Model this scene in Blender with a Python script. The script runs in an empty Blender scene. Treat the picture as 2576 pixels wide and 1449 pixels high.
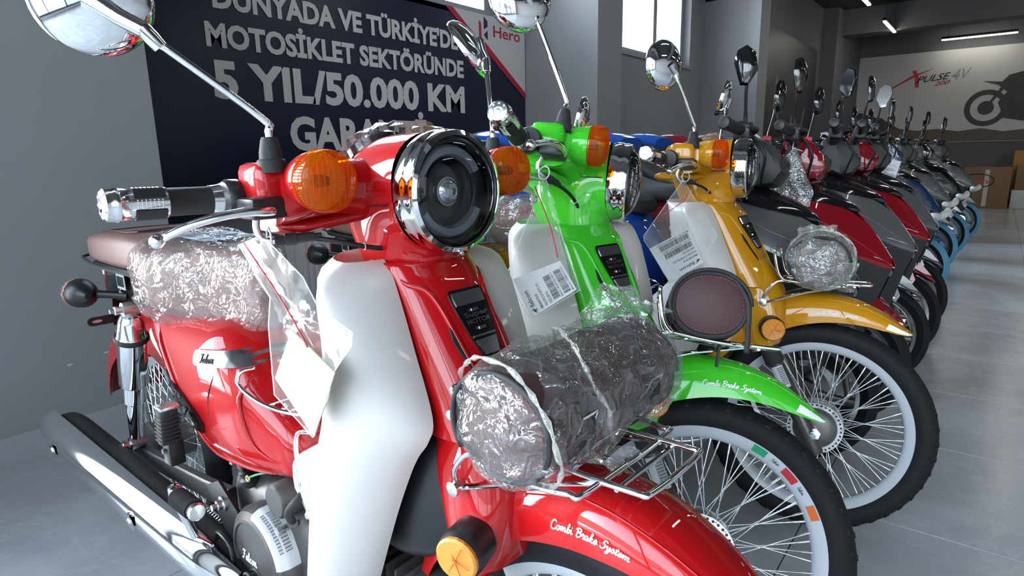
import bpy, bmesh, math, random
from mathutils import Vector as V, Matrix as MX, noise
sin, cos, pi, rad = math.sin, math.cos, math.pi, math.radians
scene = bpy.context.scene
COL = scene.collection
# ---------------------------------------------------------------- camera
F_PX, YAW, PITCH, ROLL, CAM_H = 1553.0, rad(52.11), rad(12.174), rad(-1.086), 1.01
fw = V((cos(PITCH) * sin(YAW), cos(PITCH) * cos(YAW), -sin(PITCH)))
rt = V((cos(YAW), -sin(YAW), 0)); upv = rt.cross(fw)
r2 = rt * cos(ROLL) + upv * sin(ROLL); u2 = -rt * sin(ROLL) + upv * cos(ROLL)
cam = bpy.data.cameras.new('camera'); cam_o = bpy.data.objects.new('camera', cam); COL.objects.link(cam_o)
cam.sensor_width = 36.0; cam.lens = 36.0 * F_PX / 2576.0; cam.clip_start = .02; cam.clip_end = 200
cam_o.matrix_world = MX(((r2.x, u2.x, -fw.x, 0), (r2.y, u2.y, -fw.y, 0), (r2.z, u2.z, -fw.z, CAM_H), (0, 0, 0, 1)))
scene.camera = cam_o
# ---------------------------------------------------------------- world, daylight, exposure
SKY_STRENGTH = 9.8
world = bpy.data.worlds.new('World'); scene.world = world; world.use_nodes = True
wn = world.node_tree.nodes; wl = world.node_tree.links; wn.clear()
wo = wn.new('ShaderNodeOutputWorld'); wb = wn.new('ShaderNodeBackground'); wl.new(wb.outputs[0], wo.inputs[0])
wtc = wn.new('ShaderNodeTexCoord'); wsp = wn.new('ShaderNodeSeparateXYZ'); wl.new(wtc.outputs['Generated'], wsp.inputs[0])
wmr = wn.new('ShaderNodeMapRange'); wl.new(wsp.outputs['Z'], wmr.inputs['Value'])
wmr.inputs['From Min'].default_value = -.15; wmr.inputs['From Max'].default_value = .5
wrp = wn.new('ShaderNodeValToRGB'); wl.new(wmr.outputs[0], wrp.inputs[0]); wl.new(wrp.outputs[0], wb.inputs['Color'])
# the sky is brighter on the sun's side (behind the poster wall), as a hazy sky is
wms = wn.new('ShaderNodeMapRange'); wms.interpolation_type = 'SMOOTHSTEP'; wl.new(wsp.outputs['Y'], wms.inputs['Value'])
wms.inputs['From Min'].default_value = .15; wms.inputs['From Max'].default_value = 1.0; wms.inputs['To Min'].default_value = SKY_STRENGTH * 1.1; wms.inputs['To Max'].default_value = SKY_STRENGTH * 5.5
wl.new(wms.outputs[0], wb.inputs['Strength'])
wrp.color_ramp.elements[0].color = (.66, .67, .68, 1); wrp.color_ramp.elements[1].color = (.66, .82, 1.0, 1)
e_ = wrp.color_ramp.elements.new(.3); e_.color = (.95, .965, .98, 1)
def portal(loc, rot, sx, sy):
    l = bpy.data.lights.new('window_portal', 'AREA'); l.shape = 'RECTANGLE'; l.size = sx; l.size_y = sy
    l.cycles.is_portal = True
    o = bpy.data.objects.new('window_portal', l); o.location = loc; o.rotation_euler = rot; COL.objects.link(o)
ROOM_X0, ROOM_X1, ROOM_Y0, ROOM_Y1, CEIL = -1.7, 14.6, -7.0, 3.30, 3.35
portal((ROOM_X0 - .02, -2.2, 1.62), (0, rad(-90), 0), 3.05, 8.4)        # shop front, faces +x
portal((-.86, 2.60, 1.62), (rad(-90), 0, 0), 1.45, 3.0)                 # side window left of the wall, faces -y
portal((2.85, ROOM_Y1 + .02, 2.66), (rad(-90), 0, 0), 2.6, 1.1)
portal((6.75, ROOM_Y1 + .02, 2.66), (rad(-90), 0, 0), 2.6, 1.1)
scene.view_settings.view_transform = 'Standard'; scene.view_settings.look = 'None'
scene.view_settings.exposure = 0.0; scene.view_settings.gamma = 1.0; scene.view_settings.use_curve_mapping = False
cy_ = scene.cycles
cy_.use_denoising = True; cy_.max_bounces = 7; cy_.diffuse_bounces = 3; cy_.glossy_bounces = 4; cy_.use_adaptive_sampling = True; cy_.adaptive_threshold = .03
cy_.transmission_bounces = 4; cy_.transparent_max_bounces = 14; cy_.sample_clamp_indirect = 6.0; cy_.blur_glossy = .5
cy_.caustics_reflective = False; cy_.caustics_refractive = False

# ---------------------------------------------------------------- mesh helpers
def crs(pts, k, closed=False):
    """Catmull-Rom through tuples, k samples per segment"""
    n = len(pts); out = []
    segs = n if closed else n - 1
    for i in range(segs):
        if closed: p0, p1, p2, p3 = pts[(i - 1) % n], pts[i], pts[(i + 1) % n], pts[(i + 2) % n]
        else: p0, p1, p2, p3 = pts[max(i - 1, 0)], pts[i], pts[i + 1], pts[min(i + 2, n - 1)]
        for j in range(k):
            t = j / k; a = -.5 * t**3 + t * t - .5 * t; b = 1.5 * t**3 - 2.5 * t * t + 1; c = -1.5 * t**3 + 2 * t * t + .5 * t; d = .5 * t**3 - .5 * t * t
            out.append(tuple(a * w + b * x + c * y + d * z for w, x, y, z in zip(p0, p1, p2, p3)))
    if not closed: out.append(tuple(pts[-1]))
    return out

def sel(c, a, b, n=2.0, N=24, t0=0.0, t1=2 * pi, closed=True):
    """superellipse loop: centre c, half axes a and b (vectors)"""
    c, a, b = V(c), V(a), V(b); out = []
    for i in range(N if closed else N + 1):
        t = t0 + (t1 - t0) * i / N; x, y = cos(t), sin(t)
        out.append(c + a * math.copysign(abs(x)**(2 / n), x) + b * math.copysign(abs(y)**(2 / n), y))
    return out

class G:
    def __init__(s): s.v = []; s.f = []
    def add(s, v, f):
        o = len(s.v); s.v += [tuple(p) for p in v]; s.f += [tuple(i + o for i in q) for q in f]; return s
    def grid(s, rows, ring=False, loop=False, cap0=False, cap1=False):
        m = len(rows[0]); n = len(rows); f = []
        for i in range(n if loop else n - 1):
            for j in range(m if ring else m - 1):
                a = i * m + j; b = i * m + (j + 1) % m; c = ((i + 1) % n) * m + (j + 1) % m; d = ((i + 1) % n) * m + j
                f.append((a, b, c, d))
        if cap0: f.append(tuple(range(m))[::-1])
        if cap1: f.append(tuple(range((n - 1) * m, n * m)))
        return s.add([p for r in rows for p in r], f)
    def tube(s, path, r, n=8, k=0, closed=False, caps=True):
        P = [tuple(p) for p in path]
        R = list(r) if isinstance(r, (list, tuple)) else [r] * len(P)
        if k:
            Q = crs([p + (q,) for p, q in zip(P, R)], k, closed); P = [q[:3] for q in Q]; R = [q[3] for q in Q]
        P = [V(p) for p in P]; m = len(P); T = []
        for i in range(m):
            a = P[(i - 1) % m] if (closed or i) else P[i]; b = P[(i + 1) % m] if (closed or i < m - 1) else P[i]
            T.append((b - a).normalized())
        u = T[0].orthogonal().normalized(); rows = []
        for i in range(m):
            u = (u - T[i] * u.dot(T[i])).normalized(); w = T[i].cross(u)
            rows.append([P[i] + (u * cos(2 * pi * j / n) + w * sin(2 * pi * j / n)) * R[i] for j in range(n)])
        return s.grid(rows, True, closed, caps and not closed, caps and not closed)
    def lathe(s, prof, o=(0, 0, 0), ax=(0, 0, 1), n=24, caps=True, loop=False):
        """prof: (radius, height along ax)"""
        ax = V(ax).normalized(); u = ax.orthogonal().normalized(); w = ax.cross(u); o = V(o)
        rows = [[o + ax * h + (u * cos(2 * pi * j / n) + w * sin(2 * pi * j / n)) * max(r, 1e-5) for j in range(n)] for r, h in prof]
        return s.grid(rows, True, loop, caps and not loop, caps and not loop)
    def box(s, c, d, R=None, bev=0.0):
        c = V(c); h = V(d) / 2; b = min(bev, min(h) * .9)
        if b <= 0:
            vs = [V((x * h.x, y * h.y, z * h.z)) for z in (-1, 1) for y in (-1, 1) for x in (-1, 1)]
            fs = [(0, 2, 3, 1), (4, 5, 7, 6), (0, 1, 5, 4), (2, 6, 7, 3), (0, 4, 6, 2), (1, 3, 7, 5)]
        else:
            bm = bmesh.new(); bmesh.ops.create_cube(bm, size=1)
            for q in bm.verts: q.co = V((q.co.x * d[0], q.co.y * d[1], q.co.z * d[2]))
            bmesh.ops.bevel(bm, geom=bm.edges[:], offset=b, segments=2, affect='EDGES', profile=.5)
            vs = [q.co.copy() for q in bm.verts]; bm.verts.index_update(); fs = [tuple(q.index for q in f.verts) for f in bm.faces]; bm.free()
        if R is not None: vs = [R @ p for p in vs]
        return s.add([p + c for p in vs], fs)
    def prism(s, poly, off):
        """flat polygon of 3D points extruded by vector off"""
        n = len(poly); off = V(off); a = [V(p) for p in poly]
        f = [tuple(range(n))[::-1], tuple(range(n, 2 * n))] + [(i, (i + 1) % n, n + (i + 1) % n, n + i) for i in range(n)]
        return s.add(a + [p + off for p in a], f)
    def ball(s, c, r, n=12, sc=(1, 1, 1)):
        c = V(c); rows = []
        for i in range(n // 2 + 1):
            t = pi * i / (n // 2); q = max(sin(t), 1e-4)
            rows.append([c + V((r * sc[0] * q * cos(2 * pi * j / n), r * sc[1] * q * sin(2 * pi * j / n), r * sc[2] * cos(t))) for j in range(n)])
        return s.grid(rows, True, False, True, True)
    def xf(s, m): s.v = [tuple(m @ V(p)) for p in s.v]; return s
    def thick(s, t):
        """give an open sheet a thickness (along vertex normals)"""
        bm = bmesh.new(); vs = [bm.verts.new(p) for p in s.v]
        for q in s.f:
            try: bm.faces.new([vs[i] for i in q])
            except ValueError: pass
        bmesh.ops.recalc_face_normals(bm, faces=bm.faces[:])
        bmesh.ops.solidify(bm, geom=bm.faces[:], thickness=t)
        bm.verts.index_update(); s.v = [tuple(q.co) for q in bm.verts]; s.f = [tuple(q.index for q in f.verts) for f in bm.faces]; bm.free(); return s
    def mesh(s, name, sm=40):
        me = bpy.data.meshes.new(name); me.from_pydata(s.v, [], s.f)
        bm = bmesh.new(); bm.from_mesh(me); bmesh.ops.remove_doubles(bm, verts=bm.verts[:], dist=1e-6)
        bmesh.ops.recalc_face_normals(bm, faces=bm.faces[:]); bm.to_mesh(me); bm.free()
        if sm:
            me.polygons.foreach_set('use_smooth', [True] * len(me.polygons))
            if sm < 180: me.set_sharp_from_angle(angle=rad(sm))
        return me

def link(name, me, mat, parent=None, S=None):
    if me is not None and not me.materials: me.materials.append(mat)
    o = bpy.data.objects.new(name, me); COL.objects.link(o)
    if me is not None and me.materials[0] is not mat:
        o.material_slots[0].link = 'OBJECT'; o.material_slots[0].material = mat
    if parent is not None: o.parent = parent
    if S is not None: o.matrix_local = S
    return o
def ob(name, g, mat, parent=None, S=None, sm=40): return link(name, g.mesh(name, sm), mat, parent, S)
def tag(o, label, cat, group=None):
    o['label'] = label; o['category'] = cat
    if group: o['group'] = group
    return o
def empty(name, S=None, parent=None):
    o = bpy.data.objects.new(name, None); COL.objects.link(o); o.empty_display_size = .05
    if parent is not None: o.parent = parent
    if S is not None: o.matrix_local = S
    return o
def struct(o): o['kind'] = 'structure'; return o

# ---------------------------------------------------------------- lettering
def text_g(body, size=1.0, ext=.0, off=0.0, shear=0.0, sx=1.0, spacing=1.0, res=3):
    """flat lettering in the xy plane, lower left corner of the line at the origin; returns G and width"""
    cu = bpy.data.curves.new('t', 'FONT'); cu.body = body; cu.size = size; cu.extrude = ext; cu.offset = off; cu.shear = shear
    cu.space_character = spacing; cu.resolution_u = res
    o = bpy.data.objects.new('t', cu); COL.objects.link(o)
    dg = bpy.context.evaluated_depsgraph_get(); ev = o.evaluated_get(dg); me = ev.to_mesh()
    v = [p.co.copy() for p in me.vertices]; f = [tuple(p.vertices) for p in me.polygons]
    ev.to_mesh_clear(); bpy.data.objects.remove(o); bpy.data.curves.remove(cu)
    x0 = min(p.x for p in v); x1 = max(p.x for p in v)
    g = G(); g.add([((p.x - x0) * sx, p.y, p.z) for p in v], f); return g, (x1 - x0) * sx
def fit_text(body, x0, x1, z0, cap, M, ext=.002, off=0.02, shear=0.0, res=3):
    """lettering squeezed to run from x0 to x1 on baseline z0 with capital height cap; M maps (x, z, out) to a point"""
    g, w = text_g(body, 1.0, 0.0, off, shear, 1.0, 1.0, res)
    H = CAPH; sx = (x1 - x0) / w; sy = cap / H; fs = []
    vs = [M(x0 + x * sx, z0 + y * sy, 0) for x, y, z in g.v]
    o = G(); n = len(vs); o.add([M(x0 + x * sx, z0 + y * sy, ext) for x, y, z in g.v], g.f)
    return o
_g, _w = text_g('H'); CAPH = max(p[1] for p in _g.v)
# joined handwriting drawn as strokes (unit: x-height = 1); every entry: advance, strokes
SCRIPT = {
 'C': (1.25, [[(1.15, 1.55), (.95, 1.9), (.55, 1.85), (.2, 1.2), (.2, .5), (.5, .05), (.9, .1), (1.25, .35)]]),
 'o': (.85, [[(.55, .98), (.2, .85), (.12, .4), (.4, .02), (.68, .35), (.62, .85), (.5, .98), (.62, .75), (.95, .8)]]),
 'm': (1.35, [[(0, .7), (.15, 1), (.2, .05)], [(.2, .5), (.4, .95), (.58, .9), (.6, .05)], [(.6, .5), (.82, .95), (1.0, .9), (1.02, .15), (1.2, .05), (1.4, .3)]]),
 'b': (.8, [[(0, .3), (.3, 1.2), (.4, 1.9), (.25, 1.85), (.18, .5), (.3, .05), (.58, .15), (.6, .65), (.42, .8), (.6, .65), (.85, .6)]]),
 'i': (.45, [[(0, .6), (.15, .95), (.15, .2), (.28, .02), (.5, .3)], [(.2, 1.35), (.22, 1.45)]]),
 'B': (1.2, [[(.3, 1.9), (.3, .05)], [(.0, 1.5), (.35, 1.95), (.9, 1.8), (.9, 1.3), (.4, 1.05), (1.0, .9), (1.0, .25), (.5, 0), (.2, .2)]]),
 'r': (.6, [[(0, .5), (.2, 1.1), (.28, .9), (.5, .9), (.42, .2), (.55, .05), (.7, .3)]]),
 'a': (.9, [[(.62, .9), (.3, .95), (.1, .5), (.25, .05), (.5, .2), (.64, .9), (.62, .2), (.75, .04), (.95, .3)]]),
 'k': (.85, [[(0, .3), (.3, 1.3), (.38, 1.9), (.22, 1.8), (.18, .02)], [(.18, .5), (.5, .95), (.55, .7), (.25, .5), (.55, .08), (.72, .05), (.9, .3)]]),
 'e': (.75, [[(.1, .45), (.5, .6), (.52, .92), (.3, .95), (.12, .5), (.25, .05), (.5, .08), (.8, .4)]]),
 'S': (1.1, [[(1.0, 1.6), (.85, 1.92), (.5, 1.85), (.35, 1.4), (.75, 1.0), (.8, .4), (.45, 0), (.1, .1), (.05, .4)]]),
 'y': (.85, [[(0, .7), (.12, 1), (.18, .4), (.35, .1), (.6, .9)], [(.62, 1), (.55, -.3), (.3, -.75), (.1, -.55), (.5, -.1), (.95, .35)]]),
 's': (.65, [[(0, .3), (.3, 1.05), (.5, .4), (.4, .03), (.1, .1)], [(.4, .05), (.7, .3)]]),
 't': (.6, [[(.1, .3), (.3, 1.0), (.35, 1.6), (.25, .3), (.35, .04), (.65, .3)], [(.0, 1.12), (.6, 1.2)]]),
 'F': (1.15, [[(.1, 1.6), (.35, 1.9), (1.15, 1.85)], [(.7, 1.85), (.5, .3), (.2, 0), (.0, .25)], [(.35, 1.0), (.85, 1.1)]]),
 'l': (.5, [[(0, .3), (.35, 1.3), (.32, 1.9), (.18, 1.6), (.15, .3), (.28, .02), (.55, .3)]]),
 'c': (.7, [[(.55, .8), (.35, .98), (.12, .6), (.2, .1), (.45, .03), (.75, .3)]]),
 'n': (.95, [[(0, .7), (.15, 1), (.2, .05)], [(.2, .5), (.45, .95), (.62, .85), (.62, .15), (.78, .04), (1.0, .3)]]),
 ' ': (.55, [])}
def script_strokes(txt):
    x = 0; out = []
    for ch in txt:
        a, st = SCRIPT[ch]; out += [[(x + p[0] + .18 * p[1], p[1]) for p in s] for s in st]; x += a
    return out, x
def script_g(txt, M, scale, r, n=5):
    """raised handwriting; M maps (u, v) in metres to a 3D point"""
    st, w = script_strokes(txt); g = G()
    for s in st:
        q = crs(s, 4) if len(s) > 2 else s
        g.tube([M(a * scale, b * scale) for a, b in q], r, n)
    return g

# ---------------------------------------------------------------- materials
def nd(nt, kind, **k):
    n = nt.nodes.new(kind)
    for a, b in k.items(): setattr(n, a, b)
    return n
def mat(name, col, rough=.5, metal=0.0, coat=0.0, spec=.5, trans=0.0, ior=1.45, var=0.0, vscale=8.0, bump=0.0, bscale=60.0, rvar=0.0, emit=None, aniso=0, det=4, sss=0, coatr=.03):
    m = bpy.data.materials.new(name); m.use_nodes = True; nt = m.node_tree; b = nt.nodes['Principled BSDF']; L = nt.links.new
    b.inputs['Base Color'].default_value = (*col, 1); b.inputs['Roughness'].default_value = rough; b.inputs['Metallic'].default_value = metal
    b.inputs['Coat Weight'].default_value = coat; b.inputs['Coat Roughness'].default_value = coatr; b.inputs['Specular IOR Level'].default_value = spec
    b.inputs['Transmission Weight'].default_value = trans; b.inputs['IOR'].default_value = ior
    if emit: b.inputs['Emission Color'].default_value = (*emit[0], 1); b.inputs['Emission Strength'].default_value = emit[1]
    if var or bump or rvar:
        tc = nd(nt, 'ShaderNodeTexCoord')
        if var or rvar:
            n = nd(nt, 'ShaderNodeTexNoise'); n.inputs['Scale'].default_value = vscale; n.inputs['Detail'].default_value = det; L(tc.outputs['Object'], n.inputs['Vector'])
        if var:
            mx = nd(nt, 'ShaderNodeMix', data_type='RGBA', blend_type='MIX'); L(n.outputs['Fac'], mx.inputs['Factor'])
            mx.inputs[6].default_value = (*[min(1, c * (1 - var)) for c in col], 1); mx.inputs[7].default_value = (*[min(1, c * (1 + var)) for c in col], 1); L(mx.outputs[2], b.inputs['Base Color'])
        if rvar:
            mr = nd(nt, 'ShaderNodeMapRange'); L(n.outputs['Fac'], mr.inputs['Value']); mr.inputs['From Min'].default_value = .3; mr.inputs['From Max'].default_value = .7
            mr.inputs['To Min'].default_value = max(0, rough - rvar); mr.inputs['To Max'].default_value = rough + rvar; L(mr.outputs[0], b.inputs['Roughness'])
        if bump:
            n2 = nd(nt, 'ShaderNodeTexNoise'); n2.inputs['Scale'].default_value = bscale; n2.inputs['Detail'].default_value = 3; L(tc.outputs['Object'], n2.inputs['Vector'])
            bp = nd(nt, 'ShaderNodeBump'); bp.inputs['Strength'].default_value = bump; bp.inputs['Distance'].default_value = .002; L(n2.outputs['Fac'], bp.inputs['Height']); L(bp.outputs[0], b.inputs['Normal'])
    return m
def paint(name, col): return mat(name, col, .5, .0, 1.0, .08, var=.18, vscale=1600, det=1, coatr=.02)
def film(name, tint=(.98, .98, .98), scale=9.0, milky=.08, crease=.35, bump=1.0, rough=.07, gloss=1.0, dist=.012, fk=.4):
    """thin clear wrapping film: see-through, mirror-like glints on its folds, milky along the creases"""
    m = bpy.data.materials.new(name); m.use_nodes = True; nt = m.node_tree; nt.nodes.clear(); L = nt.links.new
    out = nd(nt, 'ShaderNodeOutputMaterial'); tc = nd(nt, 'ShaderNodeTexCoord')
    def ridge(sc, dist_):
        no = nd(nt, 'ShaderNodeTexNoise'); no.inputs['Scale'].default_value = sc; no.inputs['Detail'].default_value = 2; no.inputs['Distortion'].default_value = dist_; L(tc.outputs['Object'], no.inputs['Vector'])
        a = nd(nt, 'ShaderNodeMath', operation='SUBTRACT'); L(no.outputs['Fac'], a.inputs[0]); a.inputs[1].default_value = .5
        b = nd(nt, 'ShaderNodeMath', operation='ABSOLUTE'); L(a.outputs[0], b.inputs[0]); return b
    r1 = ridge(scale, 1.5); r2 = ridge(scale * 3.1, .8)
    hs = nd(nt, 'ShaderNodeMath', operation='MULTIPLY_ADD'); L(r2.outputs[0], hs.inputs[0]); hs.inputs[1].default_value = .35; L(r1.outputs[0], hs.inputs[2])
    bp = nd(nt, 'ShaderNodeBump'); bp.inputs['Strength'].default_value = bump; bp.inputs['Distance'].default_value = dist; bp.invert = True; L(hs.outputs[0], bp.inputs['Height'])
    tr = nd(nt, 'ShaderNodeBsdfTransparent'); tr.inputs[0].default_value = (*tint, 1)
    gl = nd(nt, 'ShaderNodeBsdfGlossy'); gl.inputs['Roughness'].default_value = rough; gl.inputs['Color'].default_value = (1, 1, 1, 1); L(bp.outputs[0], gl.inputs['Normal'])
    di = nd(nt, 'ShaderNodeBsdfDiffuse'); di.inputs[0].default_value = (.88, .89, .86, 1); L(bp.outputs[0], di.inputs['Normal'])
    tl = nd(nt, 'ShaderNodeBsdfTranslucent'); tl.inputs[0].default_value = (.88, .89, .86, 1)
    dm = nd(nt, 'ShaderNodeMixShader'); dm.inputs[0].default_value = .4; L(di.outputs[0], dm.inputs[1]); L(tl.outputs[0], dm.inputs[2])
    rp = nd(nt, 'ShaderNodeMapRange'); L(r1.outputs[0], rp.inputs['Value']); rp.inputs['From Max'].default_value = .035; rp.inputs['To Min'].default_value = 1; rp.inputs['To Max'].default_value = 0
    m1 = nd(nt, 'ShaderNodeMixShader'); L(tr.outputs[0], m1.inputs[1]); L(dm.outputs[0], m1.inputs[2])
    mk = nd(nt, 'ShaderNodeMath', operation='MULTIPLY_ADD'); L(rp.outputs[0], mk.inputs[0]); mk.inputs[1].default_value = crease; mk.inputs[2].default_value = milky; L(mk.outputs[0], m1.inputs[0])
    fr = nd(nt, 'ShaderNodeFresnel'); fr.inputs['IOR'].default_value = 1.4
    fa = nd(nt, 'ShaderNodeMath', operation='MULTIPLY_ADD', use_clamp=True); L(fr.outputs[0], fa.inputs[0]); fa.inputs[1].default_value = fk; fa.inputs[2].default_value = .05 * gloss
    m2 = nd(nt, 'ShaderNodeMixShader'); L(fa.outputs[0], m2.inputs[0]); L(m1.outputs[0], m2.inputs[1]); L(gl.outputs[0], m2.inputs[2]); L(m2.outputs[0], out.inputs[0])
    return m
def clear_glass(name, tint=(1, 1, 1), rough=.02, k=1.0):
    m = bpy.data.materials.new(name); m.use_nodes = True; nt = m.node_tree; nt.nodes.clear(); L = nt.links.new
    out = nd(nt, 'ShaderNodeOutputMaterial'); tr = nd(nt, 'ShaderNodeBsdfTransparent'); tr.inputs[0].default_value = (*tint, 1)
    gl = nd(nt, 'ShaderNodeBsdfGlossy'); gl.inputs['Roughness'].default_value = rough
    fr = nd(nt, 'ShaderNodeFresnel'); fr.inputs['IOR'].default_value = 1.5
    mu = nd(nt, 'ShaderNodeMath', operation='MULTIPLY', use_clamp=True); mu.inputs[1].default_value = k; L(fr.outputs[0], mu.inputs[0])
    m2 = nd(nt, 'ShaderNodeMixShader'); L(mu.outputs[0], m2.inputs[0]); L(tr.outputs[0], m2.inputs[1]); L(gl.outputs[0], m2.inputs[2]); L(m2.outputs[0], out.inputs[0])
    return m
MT = dict(
 red=paint('red_paint', (.38, .0035, .005)), green=paint('green_paint', (.05, .50, .02)), yellow=paint('yellow_paint', (.50, .215, .004)),
 darkred=paint('dark_red_paint', (.20, .003, .008)), grey=mat('grey_paint', (.095, .095, .10), .40, .2, .8, var=.15, vscale=1500, det=1), blue=paint('blue_paint', (.01, .07, .36)),
 navy=paint('navy_paint', (.01, .03, .10)),
 chrome=mat('chrome', (.88, .89, .90), .045, 1.0), steel=mat('brushed_steel', (.62, .62, .62), .28, 1.0, rvar=.08, vscale=40), alu=mat('polished_aluminium', (.82, .82, .82), .16, 1.0),
 castalu=mat('cast_engine_metal', (.10, .095, .09), .45, .6, bump=.25, bscale=400), zinc=mat('zinc_plated', (.75, .76, .78), .25, 1.0),
 forkgrey=mat('fork_grey', (.09, .085, .08), .35, .6), hubgrey=mat('hub_grey', (.16, .15, .145), .4, .6),
 white=mat('white_plastic', (.60, .575, .545), .38, 0, .15), cream=mat('cream_paper', (.43, .42, .28), .6), rimwhite=mat('white_rim_paint', (.50, .53, .56), .3, 0, .3),
 black=mat('black_plastic', (.012, .012, .013), .38), gloss=mat('gloss_black', (.006, .006, .007), .12, 0, .8), rubber=mat('tyre_rubber', (.012, .012, .013), .65, spec=.22, bump=.2, bscale=300),
 softblack=mat('soft_black_rubber', (.02, .02, .021), .7, bump=.15, bscale=500), grip=mat('grip_rubber', (.012, .012, .013), .6),
 leather=mat('brown_leatherette', (.20, .105, .088), .42, bump=.3, bscale=700, var=.12, vscale=30), leatherdk=mat('burgundy_leather', (.055, .020, .020), .5, bump=.35, bscale=600), stitch=mat('red_thread', (.25, .05, .06), .7),
 amber=mat('amber_lens', (.85, .17, .012), .12, 0, .6, trans=.35), amberref=mat('amber_reflector', (.75, .26, .02), .25, .2, .8, bump=.6, bscale=900), orange=mat('orange_lens', (.85, .16, .04), .25, 0, .5),
 redlens=mat('red_tail_lens', (.55, .012, .02), .15, 0, .7), glass=clear_glass('lamp_glass', (.95, .97, .97)), darkglass=clear_glass('smoked_lamp_glass', (.85, .88, .92), k=1.0), lampdark=mat('lamp_dark_interior', (.035, .038, .042), .25, .3), lampgrey=mat('lamp_grey_light_guide', (.42, .43, .46), .35),
 reflector=mat('lamp_reflector', (.8, .8, .8), .12, 1.0), label=mat('white_label_paper', (.60, .61, .62), .5), ink=mat('black_ink', (.02, .02, .022), .6), wink=mat('white_ink', (.85, .85, .86), .5), redink=mat('red_ink', (.55, .03, .05), .5),
 film=film('clear_wrap_film', scale=24, milky=.07, crease=.12, gloss=1.7, dist=.008, rough=.05), seatfilm=film('seat_wrap_film', scale=16, dist=.010, milky=.09, crease=.10, gloss=1.3, rough=.06), bagfilm=film('zip_bag_film', scale=5, milky=.065, crease=.06, bump=.25, gloss=.0, fk=.09), seam=film('film_seam', scale=30, milky=.55, crease=.1, gloss=.5), oldfilm=film('yellowed_wrap_film', (.95, .95, .88), scale=20, milky=.22, crease=.2, gloss=1.2),
 blackwire=mat('black_cable', (.01, .01, .011), .45), brass=mat('brass_eyelet', (.75, .55, .2), .3, 1.0), wiregreen=mat('green_wire', (.02, .25, .15), .5),
 teal=mat('blue_protective_film', (.045, .20, .32), .35, 0, .3, var=.15, vscale=12), foam=mat('white_foam_sleeve', (.62, .62, .60), .7, bump=.4, bscale=80), clothred=mat('red_sticker', (.5, .02, .03), .4), stkgreen=mat('green_sticker', (.01, .30, .12), .4), stkorange=mat('orange_sticker', (.70, .13, .02), .4),
)
# ================================================================ the room
def wall_mat(name, col, rough=.75):
    return mat(name, col, rough, var=.06, vscale=3.0, bump=.08, bscale=150, spec=.3)
MW = wall_mat('grey_wall_paint', (.29, .295, .305)); MC = mat('dark_ceiling', (.025, .026, .03), .85)
MWF = wall_mat('dimmed_wall_paint', (.13, .13, .135)); MWH = mat('window_frame_grey', (.34, .36, .38), .4); MSILL = mat('stone_sill', (.30, .31, .33), .5, var=.1)  # the dim light of the far end is put into this darker grey
MBASE = mat('skirting_tile', (.38, .39, .40), .35, var=.1, vscale=5)
def tile_mat():
    m = bpy.data.materials.new('grey_marble_tile'); m.use_nodes = True; nt = m.node_tree; b = nt.nodes['Principled BSDF']; L = nt.links.new
    ge = nd(nt, 'ShaderNodeNewGeometry'); oi = nd(nt, 'ShaderNodeObjectInfo')
    ad = nd(nt, 'ShaderNodeVectorMath', operation='MULTIPLY_ADD'); L(oi.outputs['Random'], ad.inputs[0]); ad.inputs[1].default_value = (40, 23, 5); L(ge.outputs['Position'], ad.inputs[2])
    n1 = nd(nt, 'ShaderNodeTexNoise'); n1.inputs['Scale'].default_value = 3.2; n1.inputs['Detail'].default_value = 8; n1.inputs['Roughness'].default_value = .65; n1.inputs['Distortion'].default_value = .8; L(ad.outputs[0], n1.inputs['Vector'])
    r1 = nd(nt, 'ShaderNodeValToRGB'); L(n1.outputs['Fac'], r1.inputs[0]); r1.color_ramp.elements[0].position = .3; r1.color_ramp.elements[0].color = (.38, .385, .395, 1); r1.color_ramp.elements[1].position = .72; r1.color_ramp.elements[1].color = (.50, .505, .515, 1)
    n2 = nd(nt, 'ShaderNodeTexNoise'); n2.inputs['Scale'].default_value = 2.0; n2.inputs['Detail'].default_value = 5; n2.inputs['Distortion'].default_value = 2.5; L(ad.outputs[0], n2.inputs['Vector'])
    r2_ = nd(nt, 'ShaderNodeValToRGB'); L(n2.outputs['Fac'], r2_.inputs[0]); e = r2_.color_ramp.elements; e[0].position = .485; e[0].color = (0, 0, 0, 1); e[1].position = .515; e[1].color = (0, 0, 0, 1); q = e.new(.5); q.color = (1, 1, 1, 1)
    mx = nd(nt, 'ShaderNodeMix', data_type='RGBA'); mu = nd(nt, 'ShaderNodeMath', operation='MULTIPLY'); mu.inputs[1].default_value = .22; L(r2_.outputs[0], mu.inputs[0]); L(mu.outputs[0], mx.inputs['Factor']); L(r1.outputs[0], mx.inputs[6]); mx.inputs[7].default_value = (.66, .67, .68, 1); L(mx.outputs[2], b.inputs['Base Color'])
    mr = nd(nt, 'ShaderNodeMapRange'); L(n1.outputs['Fac'], mr.inputs['Value']); mr.inputs['To Min'].default_value = .16; mr.inputs['To Max'].default_value = .30; L(mr.outputs[0], b.inputs['Roughness'])
    n3 = nd(nt, 'ShaderNodeTexNoise'); n3.inputs['Scale'].default_value = 180; L(ge.outputs['Position'], n3.inputs['Vector'])
    bp = nd(nt, 'ShaderNodeBump'); bp.inputs['Strength'].default_value = .05; bp.inputs['Distance'].default_value = .001; L(n3.outputs['Fac'], bp.inputs['Height']); L(bp.outputs[0], b.inputs['Normal'])
    return m
MTILE = tile_mat(); MGROUT = mat('grout', (.07, .07, .072), .9)
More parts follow.
